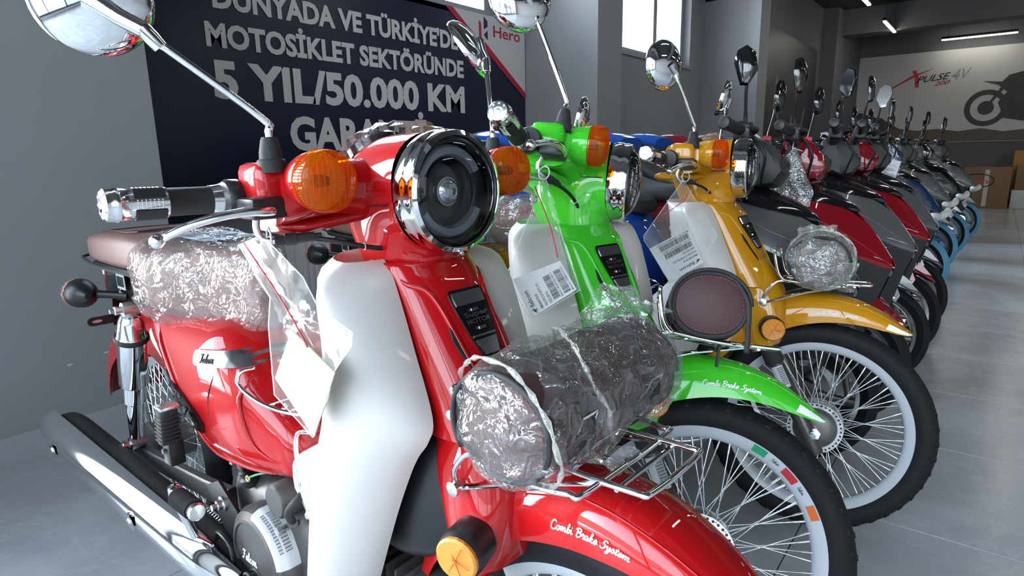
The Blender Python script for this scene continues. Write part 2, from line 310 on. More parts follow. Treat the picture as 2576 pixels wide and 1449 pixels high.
# floor slab (grout level) and its tiles
fl = struct(ob('floor', G().box((6, -1.9, -.054), (17.6, 10.8, .1)), MGROUT, sm=0))
TP = .6; tw = TP - .003
tg = G(); h = tw / 2; b = .0012
tg.grid([[(-h, -h, -.0045), (h, -h, -.0045), (h, h, -.0045), (-h, h, -.0045)], [(-h, -h, -b), (h, -h, -b), (h, h, -b), (-h, h, -b)], [(-h + b, -h + b, 0), (h - b, -h + b, 0), (h - b, h - b, 0), (-h + b, h - b, 0)]], True, cap1=True)
tile_me = tg.mesh('tile', 0); rest = G()
for i in range(-5, 25):
    for j in range(-15, 3):
        x = .03 + TP * (i + .5); y = 2.117 + TP * (j - .5)
        if x > 14.7: continue
        if -1 <= i and -5 <= j: link('tile', tile_me, MTILE, fl, MX.Translation((x, y, 0)))
        else: rest.grid([[(x - h, y - h, -.001), (x + h, y - h, -.001)], [(x - h, y + h, -.001), (x + h, y + h, -.001)]])
rest_o = ob('tile_field', rest, MTILE, fl, sm=0); rest_o['kind'] = 'stuff'
def wbox(g, x0, x1, y0, y1, z0, z1): return g.box(((x0 + x1) / 2, (y0 + y1) / 2, (z0 + z1) / 2), (x1 - x0, y1 - y0, z1 - z0))
YB = ROOM_Y1
g = G(); wbox(g, -.12, 1.10, 2.572, YB + .2, 0, CEIL); wbox(g, ROOM_X0 - .2, -.12, 2.572, 2.80, 3.15, CEIL); wbox(g, ROOM_X0 - .2, -.12, 2.572, 2.80, 0, .1); wbox(g, ROOM_X0 - .2, -1.6, 2.572, 2.80, .1, 3.15)
struct(ob('wall_left', g, MW, sm=0))
g = G(); wbox(g, 1.10, 8.9, YB, YB + .2, 0, 2.07); wbox(g, 1.10, 8.9, YB, YB + .2, 3.22, CEIL)
for a, c in ((1.10, 1.55), (4.15, 5.45), (8.05, 8.9)): wbox(g, a, c, YB, YB + .2, 2.07, 3.22)
struct(ob('wall_back', g, MW, sm=0))
struct(ob('trim_1', wbox(G(), 4.45, 4.845, 2.572, YB, 0, CEIL), MW, sm=0))
struct(ob('trim_2', wbox(G(), 8.51, 8.90, 2.572, YB, 0, CEIL), MW, sm=0))
struct(ob('wall_back_far', wbox(G(), 8.90, 12.25, 2.66, YB + .2, 0, CEIL), MWF, sm=0))
struct(ob('trim_3', wbox(G(), 12.25, ROOM_X1, 2.42, YB + .2, 0, CEIL), MWF, sm=0))
struct(ob('wall_far', wbox(G(), ROOM_X1, ROOM_X1 + .2, ROOM_Y0 - .2, YB, 0, CEIL), MWF, sm=0))
g = G(); wbox(g, ROOM_X0 - .2, ROOM_X1, ROOM_Y0 - .2, ROOM_Y0, 0, CEIL)
struct(ob('wall_front', g, MW, sm=0))
g = G(); wbox(g, ROOM_X0 - .2, ROOM_X0, ROOM_Y0, -6.4, 0, CEIL); wbox(g, ROOM_X0 - .2, ROOM_X0, 2.0, 2.572, 0, CEIL); wbox(g, ROOM_X0 - .2, ROOM_X0, -6.4, 2.0, 3.15, CEIL); wbox(g, ROOM_X0 - .2, ROOM_X0, -6.4, 2.0, 0, .1)
struct(ob('wall_right', g, MW, sm=0))
struct(ob('ceiling', wbox(G(), ROOM_X0 - .2, ROOM_X1 + .2, ROOM_Y0 - .2, YB + .2, CEIL, CEIL + .15), MC, sm=0))
for k, x in enumerate((.45, 4.45, 8.51, 12.6)):
    struct(ob('trim_%d' % (k + 4), wbox(G(), x, x + .4, ROOM_Y0, YB, 2.93, CEIL), MWF, sm=0))
# skirting
g = G(); wbox(g, ROOM_X0, 1.108, 2.560, 2.572, 0, .10); struct(ob('baseboard_left', g, MBASE, sm=0))
g = G(); wbox(g, 1.10, 1.112, 2.572, YB, 0, .10); wbox(g, 1.112, 4.45, YB - .012, YB, 0, .1); wbox(g, 4.438, 4.45, 2.572, YB, 0, .1); wbox(g, 4.438, 4.857, 2.56, 2.572, 0, .1); wbox(g, 4.857, 8.51, YB - .012, YB, 0, .1); wbox(g, 8.498, 8.91, 2.56, 2.572, 0, .1)
struct(ob('baseboard_back', g, MBASE, sm=0))
wl_ = bpy.data.objects['wall_left']
for x, z in ((.695, .298), (.816, .313)): ob('paint_chip', G().prism([(x + .009 * cos(a), 2.5715, z + .0035 * sin(a)) for a in [2 * pi * i / 12 for i in range(12)]], (0, -.001, 0)), MT['label'], wl_, sm=0)
# windows: frame, sashes, panes, sill
MPANE = clear_glass('window_pane', (.97, .985, .99), .01, .8)
def window(n, axis, a0, a1, z0, z1, pos, cuts, depth=.06, inset=0.10, sgn=1, sill=False, mt=MWH, fr=.05):
    """axis 'x': the window runs along x at y = pos; axis 'y': runs along y at x = pos. sgn: outward direction"""
    def P(a, d, z): return (a, pos + sgn * d, z) if axis == 'x' else (pos + sgn * d, a, z)
    def bar(g, a, c, z, w, d0, d1):
        p = P((a + c) / 2, (d0 + d1) / 2, (z + w) / 2); s = P(c - a, d1 - d0, 0); 
        g.box(p, ((c - a) if axis == 'x' else abs(d1 - d0), abs(d1 - d0) if axis == 'x' else (c - a), w - z))
    g = G(); bar(g, a0, a1, z0, z0 + fr, inset, inset + depth); bar(g, a0, a1, z1 - fr, z1, inset, inset + depth); bar(g, a0, a0 + fr, z0 + fr, z1 - fr, inset, inset + depth); bar(g, a1 - fr, a1, z0 + fr, z1 - fr, inset, inset + depth)
    f = struct(ob('window_%d' % n, g, mt, sm=0))
    edges = [a0 + fr] + list(cuts) + [a1 - fr]
    for c in cuts:
        g = G(); bar(g, c - fr * .6, c + fr * .6, z0 + fr, z1 - fr, inset - .01, inset + depth + .01); ob('mullion', g, mt, f, sm=0)
    for a, c in zip(edges[:-1], edges[1:]):
        g = G(); bar(g, a, c, z0 + fr, z1 - fr, inset + depth * .4, inset + depth * .4 + .006); ob('pane', g, MPANE, f, sm=0)
    if sill:
        g = G(); bar(g, a0 - .04, a1 + .04, z0 - .035, z0 + .004, -.03, inset + .01); ob('window_sill', g, MSILL, f, sm=0)
window(1, 'x', 1.55, 4.15, 2.07, 3.22, YB, (2.85, 3.45), sill=True, fr=.075)
window(2, 'x', 5.45, 8.05, 2.07, 3.22, YB, (6.35, 7.2), sill=True, fr=.075)
window(3, 'y', -6.4, 2.0, .1, 3.15, ROOM_X0, (-5.0, -3.6, -2.2, -.8, .6), sgn=-1, mt=mat('dark_shop_frame', (.03, .03, .034), .4), fr=.06)
window(4, 'x', -1.6, -.12, .1, 3.15, 2.572, (-.86,), sgn=1, mt=bpy.data.materials['dark_shop_frame'], fr=.06)
# pavement and an added building that blocks low sky, outside the shop front
ob_pave = ob('pavement_outside', wbox(G(), -16, ROOM_X0 - .2, -14, 4, -.2, -.06), mat('outside_paving', (.36, .36, .35), .8, var=.15, vscale=2), sm=0)
ob_pave['kind'] = 'structure'
g = G(); wbox(g, -13.4, -13, -24, 16, -.06, 3.3)
for j in range(14): wbox(g, -13.02, -12.97, -23 + j * 2.8, -21.6 + j * 2.8, .9, 2.4)
struct(ob('sky_block_wall', g, mat('sky_block_facade', (.22, .21, .20), .8, var=.25, vscale=.8), sm=0))
# ceiling strip lights
MLED = mat('led_diffuser', (.9, .92, .95), .4, emit=((1.0, .97, .9), 26.0)); MLEDH = MT['black']
LIGHT_LABELS = []
def strip(c, along, L, label):
    t = empty('ceiling_light', MX.Translation(c)); d = (L, .05, .045) if along == 'x' else (.05, L, .045)
    ob('housing', G().box((0, 0, .035), d, None, .004), MLEDH, t); d2 = (L - .02, .042, .02) if along == 'x' else (.042, L - .02, .02)
    ob('diffuser', G().box((0, 0, .004), d2, None, .004), MLED, t)
    for s in (-1, 1):
        p = V((s * L * .4, 0, 0)) if along == 'x' else V((0, s * L * .4, 0)); ob('hanger', G().tube([p + V((0, 0, .055)), p + V((0, 0, CEIL - c[2]))], .003, 6), MLEDH, t)
    tag(t, label, 'ceiling light', 'LED strip lights under the dark ceiling')
strip((12.1, 1.63, 2.9), 'x', 1.2, 'short slanted LED strip under the dark ceiling beside the beam')
strip((9.5, 1.63, 2.9), 'x', 1.2, 'LED strip cut off by the top edge of the photo')
strip((14.25, .53, 2.9), 'y', 1.1, 'long LED strip right above the white motorcycle banner')
ORD = ('nearest to the far wall', 'second from the far wall', 'third from the far wall', 'nearest to the shop window')
for x, q in ((6.7, 'over the farther scooters'), (3.2, 'over the first scooters')): strip((x, 1.63, 2.9), 'x', 1.2, 'LED strip above the motorcycle row, ' + q)
for x, q in zip((12.0, 8.9, 5.7, 2.6), ORD): strip((x, -.5, 2.9), 'x', 1.2, 'LED strip over the aisle, ' + q)
for x, q in zip((12.0, 8.9, 5.7, 2.6), ORD): strip((x, -3.6, 2.9), 'x', 1.2, 'LED strip along the front of the showroom, ' + q)
strip((14.25, -1.2, 2.9), 'y', 1.1, 'LED strip before the far wall to the right of the one above the banner')
# ---- the warranty poster in the first window bay
YP = YB - .03
MNAVY = mat('navy_print', (.010, .016, .045), .38, var=.1, vscale=2); MPWHITE = mat('poster_white', (.66, .66, .67), .45); MPRED = mat('poster_red', (.50, .02, .045), .45); MLET = mat('poster_grey_white', (.72, .72, .72), .45)
t = empty('wall_poster', MX.Translation((2.9, YP, .70))); inv = MX.Translation((-2.9, -YP, -.70))
def pm(x, z, o): return V((x - 2.9, -.002 - o, z - .70))
ob('panel', G().box((0, .012, .685), (3.07, .024, 1.37), None, .003), MNAVY, t)
def flat(name, pts, m, d=.001, par=None): ob(name, G().prism([pm(x, z, .0005) for x, z in pts], (0, -d, 0)), m, par or t, sm=0)
flat('white_corner', [(3.56, 2.069), (3.86, 1.868), (3.92, 1.868), (4.434, 1.524), (4.434, 2.069)], MPWHITE)
flat('red_band', [(3.482, 2.069), (3.56, 2.069), (3.86, 1.868), (3.92, 1.868), (4.434, 1.524), (4.434, 1.472), (3.885, 1.830), (3.845, 1.830)], MPRED)
for s, x0, x1, z0, cap in (("DÜNYADA VE TÜRKİYE'DE", 1.753, 3.60, 1.781, .109), ("MOTOSİKLET SEKTÖRÜNDE", 1.698, 3.655, 1.588, .109), ("5 YIL/50.000 KM", 1.712, 3.655, 1.337, .172), ("GARANTİ", 2.133, 3.236, 1.067, .175)):
    ob('lettering', fit_text(s, x0, x1, z0, cap, pm, .0025, .040), MLET, t, sm=0)
ob('logo_lettering', fit_text('Hero', 4.016, 4.366, 1.922, .082, pm, .004, .012), MPRED, t, sm=0)
flat('logo_mark', [(3.846, 2.022), (3.872, 2.004), (3.872, 1.862), (3.846, 1.884)], MPRED, .003)
flat('logo_mark', [(3.905, 2.055), (3.948, 2.025), (3.948, 1.985), (3.905, 1.963)], MNAVY, .003)
flat('logo_mark', [(3.905, 1.925), (3.948, 1.958), (3.948, 1.888), (3.920, 1.905)], MNAVY, .003)
tag(t, 'navy warranty poster with big white letters on the wall behind the red motorcycle', 'poster')
# ---- radiator below it
t = empty('radiator', MX.Translation((2.62, 3.19, .12))); MR = mat('radiator_white', (.80, .81, .82), .4)
ob('body', G().box((0, .045, .265), (1.26, .05, .53), None, .01), MR, t)
cv = G().box((0, 0, 0), (.028, .014, .40), None, .006).mesh('convector_rib', 40)
for k in range(24): link('convector_rib', cv, MR, t, MX.Translation((-.505 + k * .044, .016, .25)))
for s in (-1, 1): ob('end_panel', G().box((s * .6, .02, .265), (.06, .02, .53), None, .006), MR, t); ob('screw', G().lathe([(.008, 0), (.008, .005), (.004, .008)], (s * .6, .01, .47), (0, -1, 0), 10), MT['zinc'], t)
ob('wall_bracket', G().box((0, .085, .3), (.9, .03, .05)), MT['steel'], t); ob('valve_pipe', G().tube([(-.66, .04, .06), (-.69, .04, .06), (-.7, .04, .02), (-.7, .04, -.12)], .009, 8, 3), MT['zinc'], t)
tag(t, 'white ribbed panel radiator under the navy poster', 'radiator')
# ---- far banner
XB = ROOM_X1 - .02; MBW = mat('banner_print_white', (.52, .51, .48), .5, var=.05, vscale=1.5); MBD = mat('banner_print_brown', (.055, .045, .038), .6, var=.35, vscale=6); MBL = mat('banner_print_earth', (.12, .085, .062), .6, var=.3, vscale=4)
t = empty('wall_banner', MX.Translation((XB, .9, 1.09))); sc = XB / 13.15
def bm_(y, z, o): return V((-.012 - o, y * sc - .9, (z - 1.01) * sc + 1.01 - 1.09))
ob('panel', G().box((0, (2.58 - 1.2) / 2 - .9, .835), (.02, 3.78, 1.67)), MBW, t)
def bflat(name, pts, m, o=.001): ob(name, G().prism([bm_(y, z, o) for y, z in pts], (-.001, 0, 0)), m, t, sm=0)
bflat('landscape_print', [(2.31, 1.09), (2.31, 1.56), (2.05, 1.60), (1.86, 1.52), (1.72, 1.50), (1.6, 1.40), (1.45, 1.33), (1.2, 1.29), (.9, 1.31), (.6, 1.26), (.3, 1.30), (0, 1.24), (-.4, 1.28), (-1.05, 1.22), (-1.05, 1.09)], MBL)
bflat('hill_print', [(2.31, 1.35), (2.31, 1.62), (2.2, 1.66), (2.05, 1.62), (1.9, 1.55), (1.75, 1.53), (1.62, 1.42), (1.5, 1.36), (1.62, 1.30)], MBD, .002)
def ringpts(c, r, n=28): return [(c[0] + r * cos(2 * pi * i / n), c[1] + r * sin(2 * pi * i / n)) for i in range(n)]
def bring(name, c, ro, ri, m, o): 
    a = ringpts(c, ro); b = ringpts(c, ri); g = G(); g.grid([[bm_(y, z, o) for y, z in a], [bm_(y, z, o) for y, z in b]], True); ob(name, g, m, t, sm=0)
bring('wheel_print', (.27, 1.62), .29, .21, MBD, .003); bflat('hub_print', ringpts((.27, 1.62), .11), MBD, .003)
bflat('motorcycle_print', [(.36, 2.05), (.15, 1.98), (.02, 1.86), (.12, 1.70), (.02, 1.45), (-.3, 1.38), (-.8, 1.42), (-.95, 1.7), (-.75, 2.1), (-.3, 2.2), (.02, 2.12), (.1, 2.02)], MBD, .004)
bflat('fork_print', [(.30, 1.60), (.24, 1.64), (-.0, 2.0), (.06, 2.02)], MBD, .005)
bflat('brush_cross_print', [(1.74, 1.965), (1.72, 1.99), (1.36, 2.215), (1.02, 2.325), (1.3, 2.20)], MPRED, .003); bflat('brush_cross_print', [(1.36, 2.30), (1.30, 2.30), (1.25, 2.18), (1.24, 2.02), (1.29, 2.02), (1.31, 2.17)], MPRED, .004)
def bmt(u, z, o): return bm_(1.30 - u, z, .004 + o)
def bsl(u, z, o): return bm_(1.30 - u, z + .09 * u, .004 + o)
ob('lettering', fit_text('PULSE', 0.02, .50, 2.085, .10, bsl, .001, .01, .4), MT['ink'], t, sm=0)
ob('lettering', fit_text('4V', .52, .78, 2.055, .16, bsl, .001, .0, .3), mat('banner_grey_ink', (.25, .25, .25), .5), t, sm=0)
ob('lettering', fit_text('200', .28, .50, 2.0, .06, bsl, .001, .01, .4), MPRED, t, sm=0)
tag(t, 'white banner with an off-road motorcycle print on the far wall', 'banner')
# dark panel with pale streaks in the third bay, and a red and white poster in the corner
t = empty('wall_panel', MX.Translation((10.5, 2.64, 1.2))); ob('panel', G().box((0, .008, .72), (2.9, .016, 1.44)), mat('dark_print', (.022, .02, .02), .4), t)
MSTR = mat('pale_streak_print', (.20, .19, .18), .5, var=.4, vscale=9)
for x, z, w, hh, sl in ((-.9, .62, .09, .5, .05), (-.72, .35, .07, .42, -.03), (-.45, .5, .10, .34, .06), (.35, .28, .16, .62, -.10), (.75, .30, .08, .4, .1), (.05, .18, .10, .35, .02)):
    pts = [(x + w * .5 * cos(a) + sl * sin(a), z + hh * .5 * sin(a)) for a in [2 * pi * i / 14 for i in range(14)]]
    ob('brush_streak', G().prism([V((a, -.001, b)) for a, b in pts], (0, -.001, 0)), MSTR, t, sm=0)
tag(t, 'dark wall panel with pale brush streaks in the bay beyond the pale column', 'wall panel')
t = empty('corner_poster', MX.Translation((XB, 2.16 * sc + .30, 1.02)))
ob('panel', G().box((0, 0, .52), (.016, .42, 1.04)), mat('beige_print', (.36, .33, .29), .5), t); ob('red_print', G().prism([V((-.009, -.10, .0)), V((-.009, -.16, .98)), V((-.009, .10, .0))], (-.001, 0, 0)), MPRED, t, sm=0)
tag(t, 'narrow beige poster with a red wedge in the far corner', 'poster')
# ================================================================ the three retro step-through motorcycles
# local frame: origin on the floor under the front axle, x to the motorcycle's left, y to the rear, z up
CASTER = rad(26.5); AXD = V((0, sin(CASTER), cos(CASTER))); AXP = V((0, .045, .28))
def steer_mx(a): return MX.Translation(AXP) @ MX.Rotation(a, 4, AXD) @ MX.Translation(-AXP)
SPEC = []
def P(name, g, mk, st=0, up=None, sm=40, label=None, me=None, S=None, mk2=None):
    SPEC.append(dict(name=name, me=me or g.mesh(name, sm), mk=mk, st=st, up=up, label=label, S=S)); return len(SPEC) - 1
def E_(name, st=0): SPEC.append(dict(name=name, me=None, mk=None, st=st, up=None, label=None, S=None)); return len(SPEC) - 1
X_, Y_, Z_ = V((1, 0, 0)), V((0, 1, 0)), V((0, 0, 1))
def lerp(a, b, t): return a + (b - a) * t
# ---- front cover below the handlebar
def cover_row(z):
    t = (z - .655) / .213
    yf = .227 - .63 * (.828 - z) if z < .84 else .2346 + (z - .84) * .9
    ys = lerp(.206, .300, t); w = lerp(.082, .074, t)
    return yf, ys, w
def cover_pt(x, z, out=0.0):
    yf, ys, w = cover_row(z); q = max(0, 1 - abs(x / w)**2.3)**(1 / 2.3)
    return V((x, ys - (ys - yf) * q - out, z))
rows = []
for i in range(23):
    z = .655 + .213 * i / 22; yf, ys, w = cover_row(z)
    r = [V((-w * .96, ys + .045, z))] + sel((0, ys, z), (-w, 0, 0), (0, yf - ys, 0), 2.3, 26, 0, pi, False) + [V((w * .96, ys + .045, z))]
    rows.append(r)
top = rows[-1]; c = V((0, .305, .868))
for k, dz in ((.975, .003), (.93, .004), (.89, -.002), (.87, -.02), (.86, -.06)): rows.append([c + (p - c) * k + V((0, 0, dz)) for p in top])
fc = P('front_cover', G().grid(rows), 'paint', sm=60)
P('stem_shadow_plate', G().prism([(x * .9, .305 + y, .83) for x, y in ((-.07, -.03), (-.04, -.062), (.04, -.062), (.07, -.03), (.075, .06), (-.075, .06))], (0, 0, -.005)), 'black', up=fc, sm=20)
# moulded crest lines on the cover, running down either side of the badge
for s in (-1, 1):
    pts = [cover_pt(s * a, z, -.0005) for a, z in ((.070, .852), (.066, .845), (.052, .838), (.044, .815), (.040, .78), (.036, .745), (.028, .715), (.015, .69))]
    P('crest_line', G().tube(pts, [.0012, .0035, .0042, .004, .004, .004, .003, .001], 8, 4), 'paint', up=fc, sm=180)
    P('vent_slot', G().prism([cover_pt(s * a, z, .0035) for a, z in ((.045, .792), (.0475, .775), (.040, .735), (.036, .722), (.036, .75), (.039, .775))], (0, .004, 0)), 'black', up=fc)
# badge plate
def bp(u, v, o): # u across, v down the badge, o outwards
    z = .832 - v * .93; yf, ys, w = cover_row(z); n = V((0, -.846, .533)); return V((u, 0, 0)) + cover_pt(u, z) + n * (o + .0015)
def bpatch(name, edge, mk, o0, o1, up, nu=8):
    """edge: list of (v, half width); curved patch with thickness"""
    e = crs(edge, 4); rws = [[bp(w * (2 * j / nu - 1), v + (bow * (1 - (2 * j / nu - 1)**2) if False else 0), o1) for j in range(nu + 1)] for v, w in e]
    gg = G().grid(rws); rw2 = [[bp(w * (2 * j / nu - 1), v, o0) for j in range(nu + 1)] for v, w in e]
    m = len(e); gg.grid(rw2[::-1]); gg.grid([rws[0], rw2[0]]); gg.grid([rws[-1], rw2[-1]]); gg.grid([[r[0] for r in rws], [r[0] for r in rw2]]); gg.grid([[r[-1] for r in rws], [r[-1] for r in rw2]])
    return P(name, gg, mk, up=up, sm=30)
bow = 0
bd = P('badge', G().grid([[bp(w * (2 * j / 8 - 1), v, .0018) for j in range(9)] for v, w in crs([(-.001, .0135), (.003, .0155), (.02, .0152), (.05, .0128), (.08, .0090), (.090, .0065)], 3)]).thick(.003), 'gloss', sm=40)
bpatch('badge_crown', [(.003, .0135), (.010, .0138), (.020, .0134)], 'alu', .001, .0034, bd); bpatch('badge_foot', [(.066, .0095), (.072, .0085), (.086, .0062)], 'alu', .001, .0034, bd); bpatch('badge_bar', [(.060, .0104), (.0625, .0100)], 'alu', .001, .0034, bd)
def btxt(s, half, v0, cap): return fit_text(s, -half, half, 0, cap, lambda x, z, o: bp(x, v0 - z, .003 + o), .0008, .02)
P('badge_lettering', btxt('Super', .0112, .0365, .0062), 'alu', up=bd, sm=0); P('badge_lettering', btxt('MOTOR', .0110, .0455, .0056), 'alu', up=bd, sm=0)
for k, w in ((.0265, .010), (.0505, .011)):
    for j in range(4): bpatch('badge_bar', [(k, .0012), (k + .0035, .0012)], 'alu', .001, .0028, bd, 2); SPEC[-1]['S'] = MX.Translation(((j - 1.5) * .0042, abs(j - 1.5) * .0006, 0))
# ---- leg shield (white): two curved panels joined over the spine
IN = [(.062, .318, .872), (.074, .285, .852), (.083, .24, .765), (.090, .203, .685), (.096, .205, .655), (.10, .222, .63), (.10, .243, .593), (.10, .277, .52), (.10, .325, .403), (.10, .37, .29), (.10, .395, .22)]
OU = [(.115, .335, .873), (.163, .312, .850), (.172, .298, .79), (.174, .296, .745), (.175, .30, .71), (.1755, .31, .67), (.176, .33, .62), (.175, .352, .56), (.172, .388, .42), (.166, .42, .30), (.155, .435, .225)]
def shield(s):
    I = crs(IN, 5); O = crs(OU, 5); rws = []
    for a, b in zip(I, O):
        a, b = V(a), V(b); a.x *= s; b.x *= s; d = b - a; n = V((s * .85, -.53, 0)); r = []
        for j in range(13):
            t = j / 12; bulge = .020 * (4 * t * (1 - t))**.8 * (1 if a.z < .8 else max(.2, 1 - (a.z - .8) * 9)); r.append(a + d * t + n * bulge)
        r += [b + V((s * .000, .006, 0)), b + V((-s * .004, .011, 0)), b + V((-s * .012, .012, 0))]
        rws.append(r)
    return G().grid(rws).thick(.003)
for s in (-1, 1):
    P('leg_shield', shield(s), 'white', sm=60)
rws = []
for a, b in zip(crs(IN, 3), crs(OU, 3)): # inner face of the shield, towards the rider
    z = a[2]; w = b[0] - .012; yb = b[1] + .012
    rws.append([V((w * cos(t), yb + .10 * sin(t), z)) for t in [pi * j / 12 for j in range(13)]])
P('inner_leg_shield', G().grid(rws), 'white', sm=60)
g = G(); rws = []
for y, hw, zt, zb in crs([(.40, .085, .66, .30), (.44, .100, .615, .30), (.48, .105, .578, .32), (.52, .103, .545, .40), (.552, .100, .528, .44)], 4): rws.append(sel((0, y, (zt + zb) / 2), (hw, 0, 0), (0, 0, (zt - zb) / 2), 4, 28))
P('centre_cover', g.grid(rws, True, cap1=True), 'white', sm=60)
# ---- red (or green, or yellow) body
BODY = [(.535, .060, .462, .535), (.56, .094, .455, .562), (.60, .106, .447, .595), (.65, .118, .436, .635), (.70, .128, .425, .682), (.78, .133, .41, .712), (.84, .134, .412, .716), (.90, .132, .445, .716), (.96, .128, .50, .714), (1.02, .120, .56, .708), (1.08, .108, .60, .700), (1.16, .085, .625, .69), (1.22, .05, .64, .68)]
def body_pt(y, zt):
    """right side surface of the body at y and height fraction zt"""
    B = crs(BODY, 12); q = min(B, key=lambda b: abs(b[0] - y)); zc = (q[2] + q[3]) / 2; hz = (q[3] - q[2]) / 2; z = lerp(q[2], q[3], zt); n = 3.2
    return V((-q[1] * max(0, 1 - abs((z - zc) / hz)**n)**(1 / n), y, z))
rws = [sel((0, y, (zb + zt) / 2), (hw, 0, 0), (0, 0, (zt - zb) / 2), 3.2, 36) for y, hw, zb, zt in crs(BODY, 5)]
bo = P('body_cover', G().grid(rws, True, cap0=True, cap1=True), 'paint', sm=60)
# side cover seam and raised edge
sm1 = [body_pt(y, t) for y, t in ((1.03, .92), (1.0, .7), (.95, .5), (.885, .33), (.80, .2), (.70, .12), (.62, .12))]
P('side_cover_edge', G().tube([p + V((-.0005, 0, 0)) for p in sm1], [.001, .004, .005, .005, .004, .003, .001], 8, 4), 'paint', up=bo, sm=180)
sm2 = [body_pt(y, t) for y, t in ((.655, .98), (.672, .8), (.668, .6), (.645, .42), (.60, .34))]
P('seam', G().tube(sm2, [.002, .004, .005, .004, .001], 8, 4), 'paint', up=bo, sm=180)
P('body_seam', G().tube([body_pt(y, t) + V((.0008, 0, 0)) for y, t in ((.775, .03), (.765, .2), (.78, .5), (.75, .75), (.74, .95))], .0012, 5, 4), 'black', up=bo, sm=180)
# name plates on the side, following the surface
BDN = crs(BODY, 12)
def body_surf(y, z, out=0.0):
    for p, q in zip(BDN[:-1], BDN[1:]):
        if p[0] <= y <= q[0]: break
    t = (y - p[0]) / max(1e-9, q[0] - p[0]); hw, zb, zt = (lerp(p[i], q[i], t) for i in (1, 2, 3)); zc, hz = (zb + zt) / 2, (zt - zb) / 2
    return V((-hw * max(0, 1 - abs((z - zc) / hz)**3.2)**(1 / 3.2) - out, y, z))
def decal(name, y0, z0, y1, z1, outline, mk, o0, o1, n=14):
    """raised plate: outline as list of (u, v top, v bottom); u runs from (y0, z0) to (y1, z1) in 0..1, v in metres across"""
    L = math.hypot(y1 - y0, z1 - z0); dy, dz = (y1 - y0) / L, (z1 - z0) / L
    def pt(u, v, o): return body_surf(y0 + dy * u * L + dz * v, z0 + dz * u * L - dy * v, o)
    E = crs(outline, 4); top = [[pt(u, lerp(b_, t_, j / 6), o1) for j in range(7)] for u, t_, b_ in E]; bot = [[pt(u, lerp(b_, t_, j / 6), o0) for j in range(7)] for u, t_, b_ in E]
    g = G().grid(top); g.grid([r[0] for r in [[top[i][0]] for i in range(len(E))]] and [[top[i][0] for i in range(len(E))], [bot[i][0] for i in range(len(E))]]); g.grid([[top[i][-1] for i in range(len(E))], [bot[i][-1] for i in range(len(E))]]); g.grid([top[0], bot[0]]); g.grid([top[-1], bot[-1]])
    P(name, g, mk, up=bo, sm=40); return lambda u, v, o=0.0: pt(u / L, v, o1 + o), L
mp, L = decal('name_plate', .815, .652, .665, .668, [(0, .004, -.004), (.02, .010, -.010), (.08, .0135, -.0135), (.5, .0135, -.0135), (.92, .0135, -.0135), (.98, .010, -.010), (1, .004, -.004)], 'alu', -.002, .0075)
P('name_lettering', script_g('Falcon', lambda u, v: mp(.026 + u, v - .008, .0006), .0082, .0011), 'ink', up=bo, sm=180)
mp2, L2 = decal('side_emblem', 1.012, .572, .805, .515, [(0, .012, -.006), (.12, .030, -.012), (.3, .032, -.018), (.45, .024, -.020), (.62, .022, -.022), (.85, .016, -.022), (1, .004, -.014)], 'gloss', -.003, .006)
P('emblem_lettering', fit_text('SUPER', .045, .125, .008, .015, lambda x, z, o: mp2(x, z, .0008 + o), .0012, .02, .25), 'alu', up=bo, sm=0)
P('emblem_lettering', fit_text('CUB', .03, .195, -.018, .024, lambda x, z, o: mp2(x, z, .0012 + o), .0015, .03, .25), 'alu', up=bo, sm=0)
P('body_screw', G().lathe([(.006, 0), (.006, .003), (.003, .005)], body_pt(.80, .06) + V((.002, 0, 0)), (-1, 0, 0), 10), 'zinc', up=bo)
# ---- saddle (rider) and pillion seat
SEAT = [(.735, .020, .69, .80), (.745, .036, .68, .825), (.79, .050, .675, .842), (.85, .070, .675, .848), (.91, .096, .68, .848), (.96, .120, .685, .846), (1.01, .134, .69, .847), (1.06, .130, .70, .853), (1.09, .100, .72, .850)]
rws = [sel((0, y, (zb + zt) / 2), (hw, 0, 0), (0, 0, (zt - zb) / 2), 3.4, 32) for y, hw, zb, zt in crs(SEAT, 4)]
st_ = P('saddle', G().grid(rws, True, cap0=True, cap1=True), 'leather', sm=70)
PIL = [(1.10, .085, .775, .838), (1.12, .105, .768, .850), (1.20, .116, .765, .856), (1.32, .118, .765, .852), (1.42, .113, .768, .842), (1.465, .098, .775, .832), (1.48, .075, .785, .822)]
rws = [sel((0, y, (zb + zt) / 2), (hw, 0, 0), (0, 0, (zt - zb) / 2), 4.5, 36) for y, hw, zb, zt in crs(PIL, 4)]
ps = P('pillion_seat', G().grid(rws, True, cap0=True, cap1=True), 'leather', sm=70)
P('seat_pan', G().box((0, 1.29, .760), (.20, .34, .018), None, .006), 'black', up=ps); P('seat_edge_trim', G().tube([(-.121, 1.115, .771), (-.123, 1.30, .768), (-.116, 1.43, .772), (-.095, 1.482, .782), (.095, 1.482, .782), (.116, 1.43, .772), (.123, 1.3, .768), (.121, 1.115, .771)], .0035, 6, 3), 'softblack', up=ps)
for k in range(6):
    y = 1.19 + k * .042; P('quilted_seam', G().tube([(-.075 + .002 * k, y, .8565 - .0022 * k), (0, y + .006, .857 - .0022 * k), (.075, y, .8565 - .0022 * k)], .0016, 5, 4), 'leatherdk', up=ps)
P('quilted_edge', G().tube([(-.08, 1.17, .8565), (.08, 1.17, .8565), (.085, 1.30, .853), (.07, 1.42, .842), (-.07, 1.42, .842), (-.085, 1.30, .853)], .0016, 5, 3, closed=True), 'leatherdk', up=ps)
for s in (-1, 1): P('seat_support', G().tube([(s * .07, 1.15, .755), (s * .07, 1.15, .70)], .006, 6), 'steel', up=ps)
